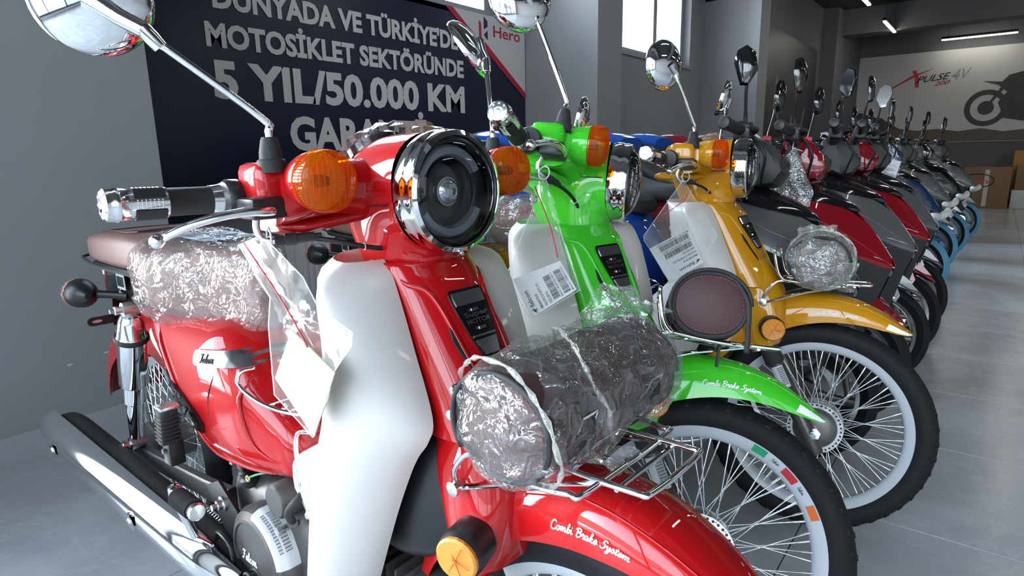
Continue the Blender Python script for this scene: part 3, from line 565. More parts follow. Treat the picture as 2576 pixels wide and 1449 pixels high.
# ---- rear fender, tail lamp, blinkers, number plate bracket
RY = 1.355
def fend_row(th, w, Rt, Rl, cy=RY, n=2.4, N=16):
    return [V((w * math.copysign(abs(cos(t))**(2 / n), -cos(t)), cy + (Rl + (Rt - Rl) * abs(sin(t))**(2 / n)) * sin(th), .28 + (Rl + (Rt - Rl) * abs(sin(t))**(2 / n)) * cos(th))) for t in [pi * j / N for j in range(N + 1)]]
rws = [fend_row(rad(a), w, Rt, Rl) for a, w, Rt, Rl in crs([(-35, .058, .36, .29), (0, .070, .370, .275), (25, .078, .355, .25), (45, .080, .335, .245), (60, .076, .325, .25), (72, .070, .322, .262), (77, .06, .322, .29)], 5)]
rf = P('rear_fender', G().grid(rws).thick(.002), 'paint', sm=60)
tb = P('tail_lamp', G().grid([sel((0, y, z), (hw, 0, 0), (0, 0, hz), 3, 24) for y, hw, z, hz in crs([(1.36, .045, .70, .03), (1.42, .058, .695, .043), (1.50, .058, .688, .047), (1.548, .054, .684, .046)], 3)], True, cap0=True, cap1=True), 'black', sm=60)
P('tail_lens', G().grid([sel((0, y, z), (hw, 0, 0), (0, 0, hz), 3, 24) for y, hw, z, hz in ((1.545, .055, .684, .047), (1.572, .052, .684, .045), (1.585, .042, .684, .036))], True, cap1=True), 'redlens', up=tb, sm=60)
P('lamp_screw', G().lathe([(.004, 0), (.004, .03), (.002, .032)], (-.05, 1.555, .715), (0, 0, 1), 8), 'zinc', up=tb)
P('plate_sticker', G().box((-.0605, 1.40, .715), (.002, .055, .042)), 'label', up=tb, sm=0); P('sticker_print', G().box((-.0618, 1.40, .714), (.001, .045, .026)), 'ink', up=tb, sm=0)
for s in (-1, 1):
    b = P('rear_blinker', G().tube([(s * .05, 1.40, .675), (s * .085, 1.425, .682), (s * .115, 1.45, .685)], [.012, .010, .012], 10, 4), 'black')
    P('blinker_housing', G().lathe([(.008, -.055), (.022, -.042), (.034, -.018), (.037, .004), (.037, .012)], (s * .13, 1.475, .686), (0, 1, 0), 20), 'black', up=b)
    P('blinker_lens', G().lathe([(.036, .012), (.037, .02), (.033, .032), (.02, .038), (.002, .04)], (s * .13, 1.475, .686), (0, 1, 0), 20), 'orange', up=b)
    P('blinker_wrap', G().lathe([(.0385, .004), (.0405, .012), (.039, .024), (.034, .038), (.016, .044)], (s * .13, 1.475, .686), (0, 1, 0), 14, caps=False), 'film', up=b)
    P('blinker_bolt', G().lathe([(.006, 0), (.006, .006)], (s * .062, 1.405, .686), (-.3 * s, -.6, .7), 8), 'zinc', up=b)
    g = G(); sp = [(s * x, 1.535 + .008 * math.copysign(1, x), z) for x, z in ()]
    pts = [(.045, -.012), (.100, -.012), (.108, -.008), (.111, 0), (.108, .008), (.100, .012), (.045, .012)]
    br = P('reflector_bracket', G().prism([(s * x, 1.545, .592 + z) for x, z in pts], (0, .003, 0)), 'black', sm=20)
    P('bracket_slot', G().prism([(s * (.088 + .012 * cos(t)), 1.5435, .592 + .004 * sin(t)) for t in [2 * pi * i / 14 for i in range(14)]], (0, .006, 0)), 'steel', up=br)
P('plate_holder', G().prism([(-.04, 1.555, .655), (.04, 1.555, .655), (.035, 1.60, .56), (-.035, 1.60, .56)], (0, .004, .001)), 'black', sm=20)
# ---- rear shock absorbers
for s in (-1, 1):
    a = V((s * .122, 1.155, .70)); b2 = V((s * .112, 1.285, .330)); ax = (b2 - a); Ls = ax.length; ax.normalize()
    sh = P('shock_absorber', G().lathe([(.012, .02), (.020, .025), (.024, .035), (.026, .04), (.030, .075), (.033, .08), (.031, .082), (.031, .21), (.029, .214)], a, ax, 24), 'chrome', sm=30)
    P('shock_rod', G().lathe([(.025, .21), (.025, .262), (.020, .268), (.016, Ls - .02)], a, ax, 20), 'chrome', up=sh, sm=30); P('shock_collar', G().lathe([(.0345, .079), (.036, .082), (.036, .089), (.0335, .092)], a, ax, 24), 'softblack', up=sh)
    P('shock_eye', G().lathe([(.016, -.016), (.016, .016)], a + ax * .008, (1, 0, 0), 16), 'steel', up=sh); P('shock_bolt', G().lathe([(.008, 0), (.008, .01), (.010, .011), (.010, .017), (.006, .018), (.005, .026)], a + ax * .008 + V((s * .014, 0, 0)), (s, 0, 0), 8), 'zinc', up=sh)
    P('shock_eye', G().lathe([(.017, -.016), (.017, .016)], b2, (1, 0, 0), 16), 'steel', up=sh); P('shock_bolt', G().lathe([(.008, 0), (.008, .01), (.011, .011), (.011, .018), (.007, .019), (.006, .03)], b2 + V((s * .014, 0, 0)), (s, 0, 0), 8), 'zinc', up=sh)
    P('hose_clip', G().prism([(s * .14, 1.165, .635), (s * .14, 1.205, .642), (s * .14, 1.212, .622), (s * .14, 1.19, .605), (s * .14, 1.165, .607)], (s * .003, 0, 0)), 'black', up=sh, sm=20)
    sa = P('swing_arm', G().grid([sel((s * x, y, z), (.011, 0, 0), (0, 0, hz), 5, 16) for x, y, z, hz in ((.075, .86, .315, .026), (.085, .95, .312, .024), (.098, 1.2, .298, .022), (.100, 1.33, .288, .022))], True, cap0=True, cap1=True), 'castalu', sm=40)
    P('axle_adjuster', G().lathe([(.014, 0), (.014, .006), (.010, .007), (.010, .016), (.006, .017), (.006, .03)], (s * .108, RY, .28), (s, 0, 0), 8), 'zinc', up=sa); P('adjuster_plate', G().box((s * .112, RY + .02, .285), (.006, .05, .03), None, .002), 'zinc', up=sa)
# ---- wheels
def wheel_specs(name, cy, st, hubmk, stickers):
    w = E_(name, st); c = V((0, cy, .28))
    prof = [(.2245 + .0, -.018), (.236, -.0255), (.250, -.0295), (.262, -.0275), (.272, -.019), (.2785, -.008), (.280, 0)]
    prof = prof + [(r, -h) for r, h in prof[-2::-1]] + [(.222, .016), (.222, -.016)]
    P('tyre', G().lathe(prof, c, (1, 0, 0), 96, loop=True), 'rubber', up=w, sm=60)
    g = G()
    for i in range(44):
        a = 2 * pi * i / 44
        for s in (-1, 1):
            da = (.5 if s > 0 else 0) * 2 * pi / 44
            q = [(s * .009, .2795, 0), (s * .020, .2745, .030), (s * .0265, .2665, .045)]
            for (x0, R0, t0), (x1, R1, t1) in zip(q[:-1], q[1:]):
                def pt(x, R, t, dr): R += dr; return c + V((x, R * sin(a + da + t), R * cos(a + da + t)))
                wv = .013
                g.add([pt(x0, R0, t0, .0007), pt(x1, R1, t1, .0007), pt(x1, R1, t1 + wv * 2.6, .0007), pt(x0, R0, t0 + wv * 2.6, .0007), pt(x0, R0, t0, -.003), pt(x1, R1, t1, -.003), pt(x1, R1, t1 + wv * 2.6, -.003), pt(x0, R0, t0 + wv * 2.6, -.003)], [(0, 1, 2, 3), (0, 4, 5, 1), (1, 5, 6, 2), (2, 6, 7, 3), (3, 7, 4, 0)])
    P('tread_blocks', g, 'rubber', up=w, sm=0); SPEC[-1]['stuff'] = 1
    rp = [(.2035, -.0), (.2045, -.006), (.2095, -.0125), (.2185, -.0165), (.228, -.0205), (.229, -.0195), (.2215, -.0145), (.2175, 0)]
    rp = rp + [(r, -h) for r, h in rp[-2:0:-1]]
    P('rim', G().lathe(rp, c, (1, 0, 0), 96, loop=True), 'rimwhite', up=w, sm=50)
    hub = G().lathe([(.012, -.05), (.030, -.048), (.046, -.043), (.052, -.036), (.055, -.030), (.055, .030), (.052, .036), (.046, .043), (.030, .048), (.012, .05)], c, (1, 0, 0), 40); P('hub', hub, hubmk, up=w, sm=40)
    for s in (-1, 1):
        P('hub_flange', G().lathe([(.053, s * .027), (.068, s * .027), (.069, s * .029), (.068, s * .031), (.053, s * .031)], c, (1, 0, 0), 48, loop=True), 'steel', up=w, sm=40)
    hole = G().lathe([(.0028, -.0025), (.0028, .0025)], (-.029, 0, .0625), (1, 0, 0), 8).mesh('spoke_hole')
    NS = 36
    for i in range(NS): P('spoke_hole', None, 'black', up=w, me=hole, S=MX.Translation(c) @ MX.Rotation(2 * pi * i / NS, 4, 'X'))
    for s in (-1, 1):
        for d in (-1, 1):
            g = G(); a0 = d * rad(-15); p0 = V((s * .0305, .0625 * sin(a0), .0625 * cos(a0))); p1 = V((s * .004, 0, .2065)); dv = (p1 - p0).normalized()
            g.tube([p0 - V((s * .006, 0, 0)), p0, p1 - dv * .02], .00125, 6); g.tube([p1 - dv * .021, p1 - dv * .004, p1], [.0021, .0023, .0028], 6)
            me = g.mesh('spoke', 60)
            for i in range(NS // 2):
                P('spoke', None, 'zinc', up=w, me=me, S=MX.Translation(c) @ MX.Rotation(2 * pi * (i + (.0 if d < 0 else .5) + (.25 if s > 0 else 0)) / (NS // 2), 4, 'X'))
    P('axle', G().tube([c + V((-.095, 0, 0)), c + V((.095, 0, 0))], .008, 10), 'zinc', up=w)
    if stickers: # coloured stickers on the flank of the rim
        for mk, a0, a1, r0, r1 in (('stkgreen', 20, 27, .212, .2255), ('clothred', 37, 45, .212, .2255), ('stkorange', 57, 64, .212, .2255), ('clothred', 200, 208, .212, .2255), ('stkorange', 185, 190, .212, .2255), ('stkgreen', 220, 227, .212, .2255)):
            rr = []
            for r in (r0, (r0 + r1) / 2, r1): rr.append([c + V((-(.0140 + (r - .2095) * .42 + .0006), -r * sin(rad(t)), r * cos(rad(t)))) for t in [lerp(a0, a1, j / 5) for j in range(6)]])
            P('rim_sticker', G().grid(rr), mk, up=w, sm=60)
        for a0, tx in ((30, 'Falcon'), (47, 'Falcon')):
            def mpr(u, v, a0=a0): t = rad(a0) + u / .219; r = .2165 + v; return c + V((-(.0140 + (r - .2095) * .42 + .0012), -r * sin(t), r * cos(t)))
            P('rim_lettering', script_g(tx, mpr, .0032, .00035, 4), 'ink', up=w, sm=180)
    return w
wheel_specs('front_wheel', 0.0, 1, 'hubgrey', True)
wheel_specs('rear_wheel', RY, 0, 'hubgrey', False)
P('rear_brake_drum', G().lathe([(.062, -.052), (.060, -.060), (.045, -.066), (.02, -.068)], (0, RY, .28), (1, 0, 0), 32), 'castalu', sm=40)
# ---- front fork and covers
for s in (-1, 1):
    a = V((s * .078, .150, .53)); b2 = V((s * .080, -.012, .225)); d = (b2 - a).normalized()
    fk = P('fork_leg', G().lathe([(.019, 0), (.019, .07), (.0165, .078), (.0165, .17), (.0205, .175), (.0205, .325), (.017, .343)], a, d, 20), 'forkgrey', 1, sm=40)
    P('fork_dust_cap', G().lathe([(.024, .045), (.0245, .085), (.021, .092)], a, d, 20), 'softblack', 1) ; SPEC[-1]['up'] = fk; SPEC[-1]['st'] = 0
    P('axle_nut', G().lathe([(.016, 0), (.016, .003), (.011, .004), (.011, .014), (.006, .015), (.006, .022)], (s * .088, 0, .28), (s, 0, 0), 6), 'zinc', up=fk, sm=20)
    n = V((s, 0, 0)).cross(d).normalized(); gg = G(); rr = []
    for i in range(7):
        h = .098 + .060 * i / 6; rr.append([a + d * h + V((s * cos(t), 0, 0)) * .0172 + n * sin(t) * .0172 for t in [lerp(-1.1, .9, j / 8) for j in range(9)]])
    lb = P('fork_label', gg.grid(rr), 'label', up=fk, sm=60)
    g3 = G()
    for i in range(26):
        h = .103 + .048 * i / 26; rr = [[a + d * (h + q) + V((s * cos(t), 0, 0)) * .0175 + n * sin(t) * .0175 for t in [lerp(-.1, .8, j / 3) for j in range(4)]] for q in (0, .0006 + .0007 * ((i * 7) % 3 == 0))]; g3.grid(rr)
    P('barcode', g3, 'ink', up=fk, sm=60)
SEC = [(.205, .700, .050, .058), (.190, .665, .060, .070), (.170, .615, .068, .086), (.150, .560, .064, .096), (.140, .515, .052, .100), (.138, .485, .042, .100)]
nrm = V((0, -cos(CASTER), sin(CASTER)))
rws = [sel((0, y, z), (hw, 0, 0), nrm * hd, 3.0, 40) for y, z, hd, hw in crs(SEC, 5)]
fk2 = P('fork_cover', G().grid(rws, True), 'paint', 1, sm=60)
P('fork_neck', G().grid([sel((0, y, z), (hw, 0, 0), nrm * hd, 2.6, 32) for y, z, hd, hw in crs([(.262, .80, .046, .050), (.235, .745, .048, .053), (.205, .698, .050, .058)], 3)], True, cap0=True), 'paint', 1, sm=60); 
for s in (-1, 1):
    rfl = P('side_reflector', G().lathe([(.026, -.002), (.031, .006), (.0315, .012), (.030, .042)], (s * .132, .118, .545), (-s, .25, .05), 28), 'black', 1, sm=40)
    P('reflector_disc', G().lathe([(.0285, 0), (.0285, .004), (.026, .0065), (.0, .0068)], (s * .131, .118, .545), (s, -.25, -.05), 28), 'amberref', up=rfl, sm=40)
    for k in range(3):
        a = pi * k / 3; P('reflector_line', G().tube([(s * .1385 - (-s) * 0, .1165 + .024 * cos(a), .5446 + .024 * sin(a)), (s * .1385, .1165 - .024 * cos(a), .5446 - .024 * sin(a))], .0008, 5), 'amber', up=rfl)
def fen(th, t, out=0.0):
    """front fender surface: th degrees forward of vertical, t 0 (right lip) .. 1 (left lip)"""
    K = [(-82, .050, .325, .30), (-60, .055, .335, .295), (-40, .057, .345, .285), (-20, .058, .362, .276), (-8, .060, .3635, .283), (5, .060, .3605, .292), (15, .058, .354, .300), (24, .052, .346, .309), (30, .043, .342, .3185), (34, .028, .340, .328), (35.5, .012, .3395, .3345)]
    for a, b in zip(K[:-1], K[1:]):
        if th <= b[0] or b is K[-1]: break
    q = min(1, max(0, (th - a[0]) / (b[0] - a[0]))); w, Rt, Rl = (lerp(a[i], b[i], q) for i in (1, 2, 3)); n = 2.5
    an = pi * t; cx = -cos(an); sx_ = abs(sin(an))**(2 / n); R = Rl + (Rt - Rl) * sx_ + out * sin(an)
    return V(((w + out * .8) * math.copysign(abs(cx)**(2 / n), cx), -R * sin(rad(th)), .28 + R * cos(rad(th))))
ths = [-82 + 117.5 * i / 64 for i in range(65)]
ff = P('front_fender', G().grid([[fen(a, j / 24) for j in range(25)] for a in ths]).thick(.0018), 'paint', 1, sm=60)
P('fender_ridge', G().tube([fen(a, .27, .0002) for a in [-2 + 33 * i / 20 for i in range(21)]], [.0003] + [.0013] * 19 + [.0003], 6), 'paint', up=ff, sm=180)
P('fender_ridge', G().tube([fen(a, .73, .0002) for a in [-2 + 33 * i / 20 for i in range(21)]], [.0003] + [.0013] * 19 + [.0003], 6), 'paint', up=ff, sm=180)
for t0, t1 in ((.03, .17), (.83, .97)):
    P('fender_stripe', G().grid([[fen(a, lerp(t0, t1, j / 6) if a > 23.5 + 3.5 * (lerp(t0, t1, j / 6) - t0) / (t1 - t0) * (1 if t0 < .5 else -1) + (0 if t0 < .5 else 3.5) else lerp(t0, t1, j / 6), .0008) for j in range(7)] for a in [25 + 10 * i / 8 for i in range(9)]]), 'wink', up=ff, sm=60)
def fmap(u, v):
    th = -6.5 + math.degrees(u / .31); return fen(th, .062 + v * 3.4, .0012)
SCL = .0068
P('fender_lettering', script_g('Combi Brake System', fmap, SCL, .00095), 'wink', up=ff, sm=180)
# ---- headlamp nacelle and handlebar
NAC = [((.258, .871), (.372, .829), .058), ((.2565, .874), (.385, .842), .060), ((.256, .878), (.408, .872), .064), ((.255, .880), (.430, .920), .069), ((.255, .878), (.436, .975), .073), ((.254, .883), (.408, 1.018), .077), ((.254, .885), (.36, 1.038), .079), ((.256, .8855), (.31, 1.042), .080), ((.262, .8855), (.272, 1.0425), .0795)]
rws = []
for a0, a1, b0, b1, hw in crs([(a[0], a[1], b[0], b[1], w) for a, b, w in NAC], 4):
    a, b = V((0, a0, a1)), V((0, b0, b1)); rws.append(sel((a + b) / 2, (hw, 0, 0), (b - a) / 2, 2.25, 40))
na = P('nacelle', G().grid(rws, True, cap0=True), 'paint', 1, sm=60)
for s in (-1, 1):
    A = [(.035, .365, .962, .058, .048, 2.3), (.075, .362, .970, .054, .040, 2.5), (.11, .362, .972, .046, .034, 2.6), (.15, .366, .970, .045, .034, 2.8), (.175, .370, .968, .046, .036, 3), (.190, .372, .970, .044, .038, 3.5)]
    rws = [sel((s * x, y, z), (0, hy, 0), (0, 0, hz), n, 28) for x, y, z, hy, hz, n in crs(A, 4)]
    ar = P('handlebar_cover', G().grid(rws, True, cap1=True), 'paint', 1, sm=60)
    P('lower_skirt', G().grid([sel((s * x, y, z), (0, hy, 0), (0, 0, hz), 2.5, 20) for x, y, z, hy, hz in crs([(.06, .378, .938, .05, .012), (.12, .392, .930, .05, .012), (.155, .400, .926, .048, .013), (.178, .402, .928, .036, .008)], 3)], True, cap1=True), 'paint', up=ar, sm=60)
    P('switch_housing', G().box((s * .197, .368, .978), (.036, .062, .060), None, .012), 'paint', up=ar, sm=50)
    P('clamp', G().lathe([(.022, .0), (.024, .004), (.024, .016), (.021, .02)], (s * .212, .395, .965), (s, .04, .01), 20), 'black', up=ar)
    P('lever_perch', G().box((s * .205, .352, .955), (.05, .045, .026), None, .006), 'black', up=ar)
    g = G(); o = V((s * .226, .4105, .9645)); gx = V((s, .075, .015)).normalized()
    gp = P('grip', G().lathe([(.0175, .015), (.0165, .02), (.0165, .064), (.0175, .066)], o, gx, 28), 'grip', 1, sm=40)
    P('grip_collar', G().lathe([(.020, -.008), (.0205, 0), (.0185, .008), (.0175, .016)], o, gx, 28), 'alu', up=gp, sm=40)
    P('grip_sleeve', G().lathe([(.0178, .065), (.0178, .100), (.0172, .104), (.0185, .112), (.0200, .114), (.0200, .118), (.0188, .120), (.0186, .127), (.0155, .1295), (.0080, .1300), (.0075, .1285), (.0, .1285)], o, gx, 28), 'alu', up=gp, sm=35)
    uu = gx.orthogonal().normalized(); ww = gx.cross(uu)
    for k in range(4):
        a = pi / 2 * k; rr = [[o + gx * h + (uu * cos(a + q) + ww * sin(a + q)) * .0187 for q in (-.42, -.2, 0, .2, .42)] for h in (.068, .070, .098, .100)]
        P('grip_pad', G().grid(rr).thick(.0012), 'grip', up=gp, sm=60)
    stud = G()
    for k in range(4):
        for i in range(7):
            for q in range(5):
                a = pi / 4 + pi / 2 * k + (q - 2) * .13; stud.ball(o + gx * (.072 + i * .0042) + (uu * cos(a) + ww * sin(a)) * .0178, .0009, 6)
    P('grip_studs', stud, 'alu', up=gp, sm=60); SPEC[-1]['stuff'] = 1
    P('grip_end_bolt', G().lathe([(.0045, 0), (.0045, .002), (.002, .0025)], o + gx * .1285, gx, 6), 'steel', up=gp)
    for k in range(8):
        a = 2 * pi * k / 8; P('end_cap_dimple', G().lathe([(.0017, 0), (.0017, .0008)], o + gx * .1292 + (uu * cos(a) + ww * sin(a)) * .0125, gx, 8), 'steel', up=gp)
    lv = P('brake_lever', G().grid([sel((s * x, y, z), (0, hy, 0), (0, 0, hz), 2.6, 12) for x, y, z, hy, hz in crs([(.192, .345, .951, .011, .007), (.212, .337, .952, .012, .007), (.235, .334, .953, .008, .0058), (.265, .338, .950, .0075, .0052), (.295, .349, .942, .0068, .005), (.318, .364, .930, .006, .0048)], 5)], True, cap0=True, cap1=True), 'alu', 1, sm=60)
    P('lever_ball', G().ball((s * .322, .367, .927), .0088, 14), 'alu', up=lv, sm=180); P('lever_screw', G().lathe([(.006, 0), (.006, .004), (.0045, .006)], (s * .2, .345, .958), (0, 0, 1), 10), 'zinc', up=lv)
    # blinker pod
    bc = V((s * .162, .296, .985)); bk = P('front_blinker', G().lathe([(.006, .075), (.016, .060), (.026, .040), (.0335, .016), (.0355, .0), (.0345, -.002)], bc, (0, 1, 0), 32), 'paint', 1, sm=50)
    P('blinker_base', G().lathe([(.034, 0), (.034, -.003), (.005, -.003)], bc, (0, 1, 0), 28), 'reflector', up=bk); P('blinker_bulb', G().lathe([(.006, 0), (.008, -.008), (.006, -.016), (.002, -.018)], bc, (0, 1, 0), 12), 'lampdark', up=bk)
    P('blinker_lens', G().lathe([(.0355, .0), (.0362, -.004), (.0362, -.022), (.0350, -.027), (.031, -.0305), (.020, -.0335), (.008, -.0345), (.0005, -.0346)], bc, (0, 1, 0), 36, caps=False), 'amberlens', up=bk, sm=50)
    rib = G()
    for k in range(9):
        x = -.026 + .0065 * k; hz = math.sqrt(max(0, .031**2 - x * x)); dom = lambda z: -.0345 + .0045 * ((x * x + z * z) / .031**2)
        rib.tube([bc + V((x, dom(z), z)) for z in [hz * (-1 + 2 * i / 8) for i in range(9)]], .0011, 5)
    P('lens_ribs', rib, 'amberlens', up=bk, sm=180); SPEC[-1]['stuff'] = 1
    ring = G()
    for k in range(60):
        a = 2 * pi * k / 60; ring.tube([bc + V((.0364 * cos(a), -.003, .0364 * sin(a))), bc + V((.0364 * cos(a), -.021, .0364 * sin(a)))], .0007, 4)
    P('lens_flutes', ring, 'amberlens', up=bk, sm=180); SPEC[-1]['stuff'] = 1
# lamp
lc = V((0, .258, .964))
lr = P('headlamp_ring', G().lathe([(.0800, .006), (.0815, 0), (.0812, -.012), (.0795, -.018), (.0805, -.022), (.0790, -.030), (.0735, -.033), (.0715, -.030), (.0715, -.018)], lc, (0, 1, 0), 64, caps=False), 'chrome', 1, sm=40)
P('headlamp_screw', G().lathe([(.003, 0), (.003, .003)], (0, .228, .883), (0, -1, -.3), 8), 'zinc', up=lr)
for s in (-1, 1):
    P('nacelle_screw_recess', G().lathe([(.010, -.002), (.010, .0012), (.0085, .0004)], (s * .0655, .298, .918), (-s * -1, .12, -.1), 16), 'paint', up=na, sm=40)
    P('nacelle_screw', G().lathe([(.0055, -.001), (.0055, .003), (.003, .0045)], (s * .0655, .298, .918), (s, -.12, .05), 10), 'zinc', up=na)
    P('cable_hole', G().lathe([(.011, -.004), (.0112, .0012), (.009, .0016), (.002, .0008)], (s * .057, .313, .888), (s, -.18, .1), 20), 'black', up=na)
P('nacelle_seam', G().tube([V((-.0815, .275, .95)), V((-.079, .32, .948)), V((-.068, .36, .95))], .0008, 5, 4), 'black', up=na)
P('speedometer', G().lathe([(.045, 0), (.046, .012), (.040, .018), (.005, .019)], (0, .395, 1.012), (0, .5, .85), 32), 'gloss', up=na, sm=40)
rws = []
for i in range(9):
    v = i / 8; rws.append([V(((-.062 + .124 * j / 12), .315 + .125 * v, 1.047 - .055 * v * v + .012 * sin(pi * j / 12) * (1 - .4 * v))) + V(noise.noise_vector(V((j * .6, v * 6, 3.1)))) * .010 for j in range(13)])
P('speedometer_film', G().grid(rws), 'film', up=na, sm=180)
# brake cable on the right: elbow, sleeve, cable into the nacelle
cb = P('brake_cable', G().tube([(-.150, .352, .9125), (-.12, .33, .905), (-.09, .318, .896), (-.052, .313, .888)], .0034, 8, 6), 'blackwire', 1, sm=180)
P('cable_elbow', G().tube([(-.205, .372, .945), (-.2055, .376, .930), (-.203, .374, .918), (-.196, .368, .9125), (-.188, .364, .912)], .0045, 10, 5), 'zinc', up=cb, sm=180)
P('cable_sleeve', G().lathe([(.006, 0), (.0062, .012), (.0078, .0125), (.008, .026), (.0065, .027), (.0062, .048), (.0045, .049), (.0042, .058)], (-.190, .3645, .912), V((.045, -.016, .0015)), 14), 'softblack', up=cb, sm=30)
P('cable_tie', G().tube([(-.09 + .0045 * cos(a) * .3, .318 + .0045 * cos(a), .896 + .0045 * sin(a)) for a in [2 * pi * i / 10 for i in range(10)]], .0007, 4, closed=True), 'label', up=cb)
# stem under the nacelle
P('steering_stem', G().tube([(0, .318, .885), (0, .325, .82), (0, .26, .70)], .034, 20), 'black', 1)
# ---- front rack
RK = 'chrome'; rr_ = .0038
rk = P('front_rack', G().tube([(.060, .118, .668), (.062, .02, .669), (.062, -.075, .672), (.050, -.092, .673), (-.050, -.092, .673), (-.062, -.075, .672), (-.062, .02, .669), (-.060, .118, .668)], rr_, 10, 5), RK, 1, sm=180)
P('rack_hoop', G().tube([(-.105, .105, .672), (-.108, .120, .69), (-.108, .132, .735), (-.095, .134, .752), (.095, .134, .752), (.108, .132, .735), (.108, .120, .69), (.105, .105, .672)], rr_, 10, 5), RK, up=rk, sm=180)
P('rack_loop', G().tube([(-.105, .105, .672), (-.110, .03, .667), (-.10, -.02, .667), (-.085, -.035, .668), (.085, -.035, .668), (.10, -.02, .667), (.110, .03, .667), (.105, .105, .672)], rr_, 10, 5), RK, up=rk, sm=180)
for y in (.075, .02, -.055): P('rack_bar', G().tube([(-.085 if y > -.05 else -.062, y, .6665), (.085 if y > -.05 else .062, y, .6665)], .003, 8), RK, up=rk)
for s in (-1, 1):
    P('rack_stay', G().tube([(s * .094, .155, .612), (s * .105, .145, .640), (s * .105, .120, .668), (s * .100, .09, .669)], .0036, 10, 4), RK, up=rk, sm=180); P('rack_stay', G().tube([(s * .094, .150, .608), (s * .085, .06, .642), (s * .06, -.04, .668)], .003, 8), RK, up=rk)
    P('rack_bolt', G().lathe([(.007, 0), (.007, .012), (.010, .013), (.010, .018), (.005, .02)], (s * .088, .152, .610), (s, 0, 0), 10), 'zinc', up=rk); P('rack_bolt', G().lathe([(.005, 0), (.005, .012), (.007, .013), (.007, .017)], (s * .060, .185, .690), (s, -.3, 0), 8), 'steel', up=rk)
# ---- engine, exhaust and foot controls
en = P('engine_case', G().grid([sel((0, y, z), (hx, 0, 0), (0, 0, hz), 4, 28) for y, z, hx, hz in crs([(.46, .30, .075, .07), (.52, .30, .092, .095), (.60, .305, .098, .11), (.72, .315, .098, .115), (.80, .325, .09, .095), (.84, .33, .07, .06)], 3)], True, cap0=True, cap1=True), 'castalu', sm=50)
P('clutch_cover', G().lathe([(.094, 0), (.094, .03), (.088, .042), (.080, .046), (.075, .050), (.070, .0505), (.068, .047), (.005, .047)], (-.088, .655, .300), (-1, 0, 0), 48), 'castalu', up=en, sm=30)
LBL = [(.0950, -.094), (.0951, -.118), (.0893, -.1315), (.0812, -.1352)]
def lab(a, k): 
    i = min(2, int(k)); q = k - i; r = lerp(LBL[i][0], LBL[i + 1][0], q); return V((lerp(LBL[i][1], LBL[i + 1][1], q) - .0006, .655 - r * sin(a), .300 + r * cos(a)))
P('engine_label', G().grid([[lab(rad(a), k / 4 * 1.0) for k in range(13)] for a in range(2, 84, 4)]), 'label', up=en, sm=40)
g = G()
for i in range(40):
    a = rad(14 + i * 1.25); w = rad(.35 + .5 * ((i * 5) % 3 == 0)); g.grid([[lab(a + q, k) + V((-.0006, 0, 0)) for k in (.35, .9, 1.2, 1.6)] for q in (0, w)])
P('engine_barcode', g, 'ink', up=en, sm=0)
P('engine_lettering', script_g('Falcon', lambda u, v: V((-.1362, .700 - u, .285 + v)), .0105, .0013), 'wink', up=en, sm=180)
P('oil_filler', G().lathe([(.018, 0), (.018, .018), (.012, .02), (.012, .034), (.006, .036)], (-.085, .735, .405), (-.5, 0, 1), 16), 'black', up=en); P('oil_filler_tab', G().box((-.106, .735, .447), (.006, .022, .022), None, .003), 'black', up=en)
P('starter_motor', G().lathe([(.030, 0), (.032, .004), (.032, .08), (.028, .085)], (-.03, .60, .425), (-1, 0, 0), 20), 'castalu', up=en); P('engine_sticker', G().box((-.05, .70, .4325), (.05, .045, .002)), 'black', up=en, sm=0)
P('breather_hose', G().tube([(-.105, .56, .40), (-.118, .545, .43), (-.105, .53, .455), (-.07, .55, .46)], .007, 10, 5), 'softblack', up=en, sm=180); P('earth_wire', G().tube([(-.06, .60, .47), (-.085, .63, .462), (-.10, .675, .447), (-.104, .705, .432)], .0022, 6, 5), 'wiregreen', up=en, sm=180); P('wire_eyelet', G().tube([(-.105 + .0 * a, .712 + .006 * cos(a), .427 + .005 * sin(a)) for a in [2 * pi * i / 12 for i in range(12)]], .0022, 6, closed=True), 'brass', up=en)
P('crankcase_bolt', G().lathe([(.006, 0), (.006, .03), (.009, .031), (.009, .038)], (-.09, .575, .385), (-1, 0, 0), 6), 'zinc', up=en, sm=20)
for k in range(8):
    y = .30 + k * .022; P('cooling_fin', G().box((0, y, .335), (.15, .006, .13), None, .003), 'castalu', up=en)
P('cylinder', G().box((0, .37, .335), (.11, .20, .095), None, .01), 'castalu', up=en); P('cylinder_head', G().box((0, .275, .34), (.13, .05, .12), None, .015), 'castalu', up=en)
for x, z in ((-.05, .385), (.05, .385), (-.05, .295), (.05, .295)): P('head_bolt', G().lathe([(.007, 0), (.007, .008)], (x, .25, z), (0, -1, 0), 6), 'zinc', up=en, sm=20)
P('valve_cap', G().lathe([(.022, 0), (.022, .012), (.018, .014)], (0, .285, .40), (0, -.3, 1), 20), 'castalu', up=en); P('air_box', G().grid([sel((0, y, z), (hx, 0, 0), (0, 0, hz), 4, 24) for y, z, hx, hz in crs([(.21, .55, .06, .08), (.26, .54, .075, .11), (.33, .54, .08, .13), (.40, .55, .075, .13)], 3)], True, cap0=True, cap1=True), 'black', sm=50)
P('frame_downtube', G().tube([(0, .32, .80), (0, .36, .66), (0, .44, .56), (0, .62, .50), (0, .85, .44)], .036, 14, 3), 'black', sm=180)
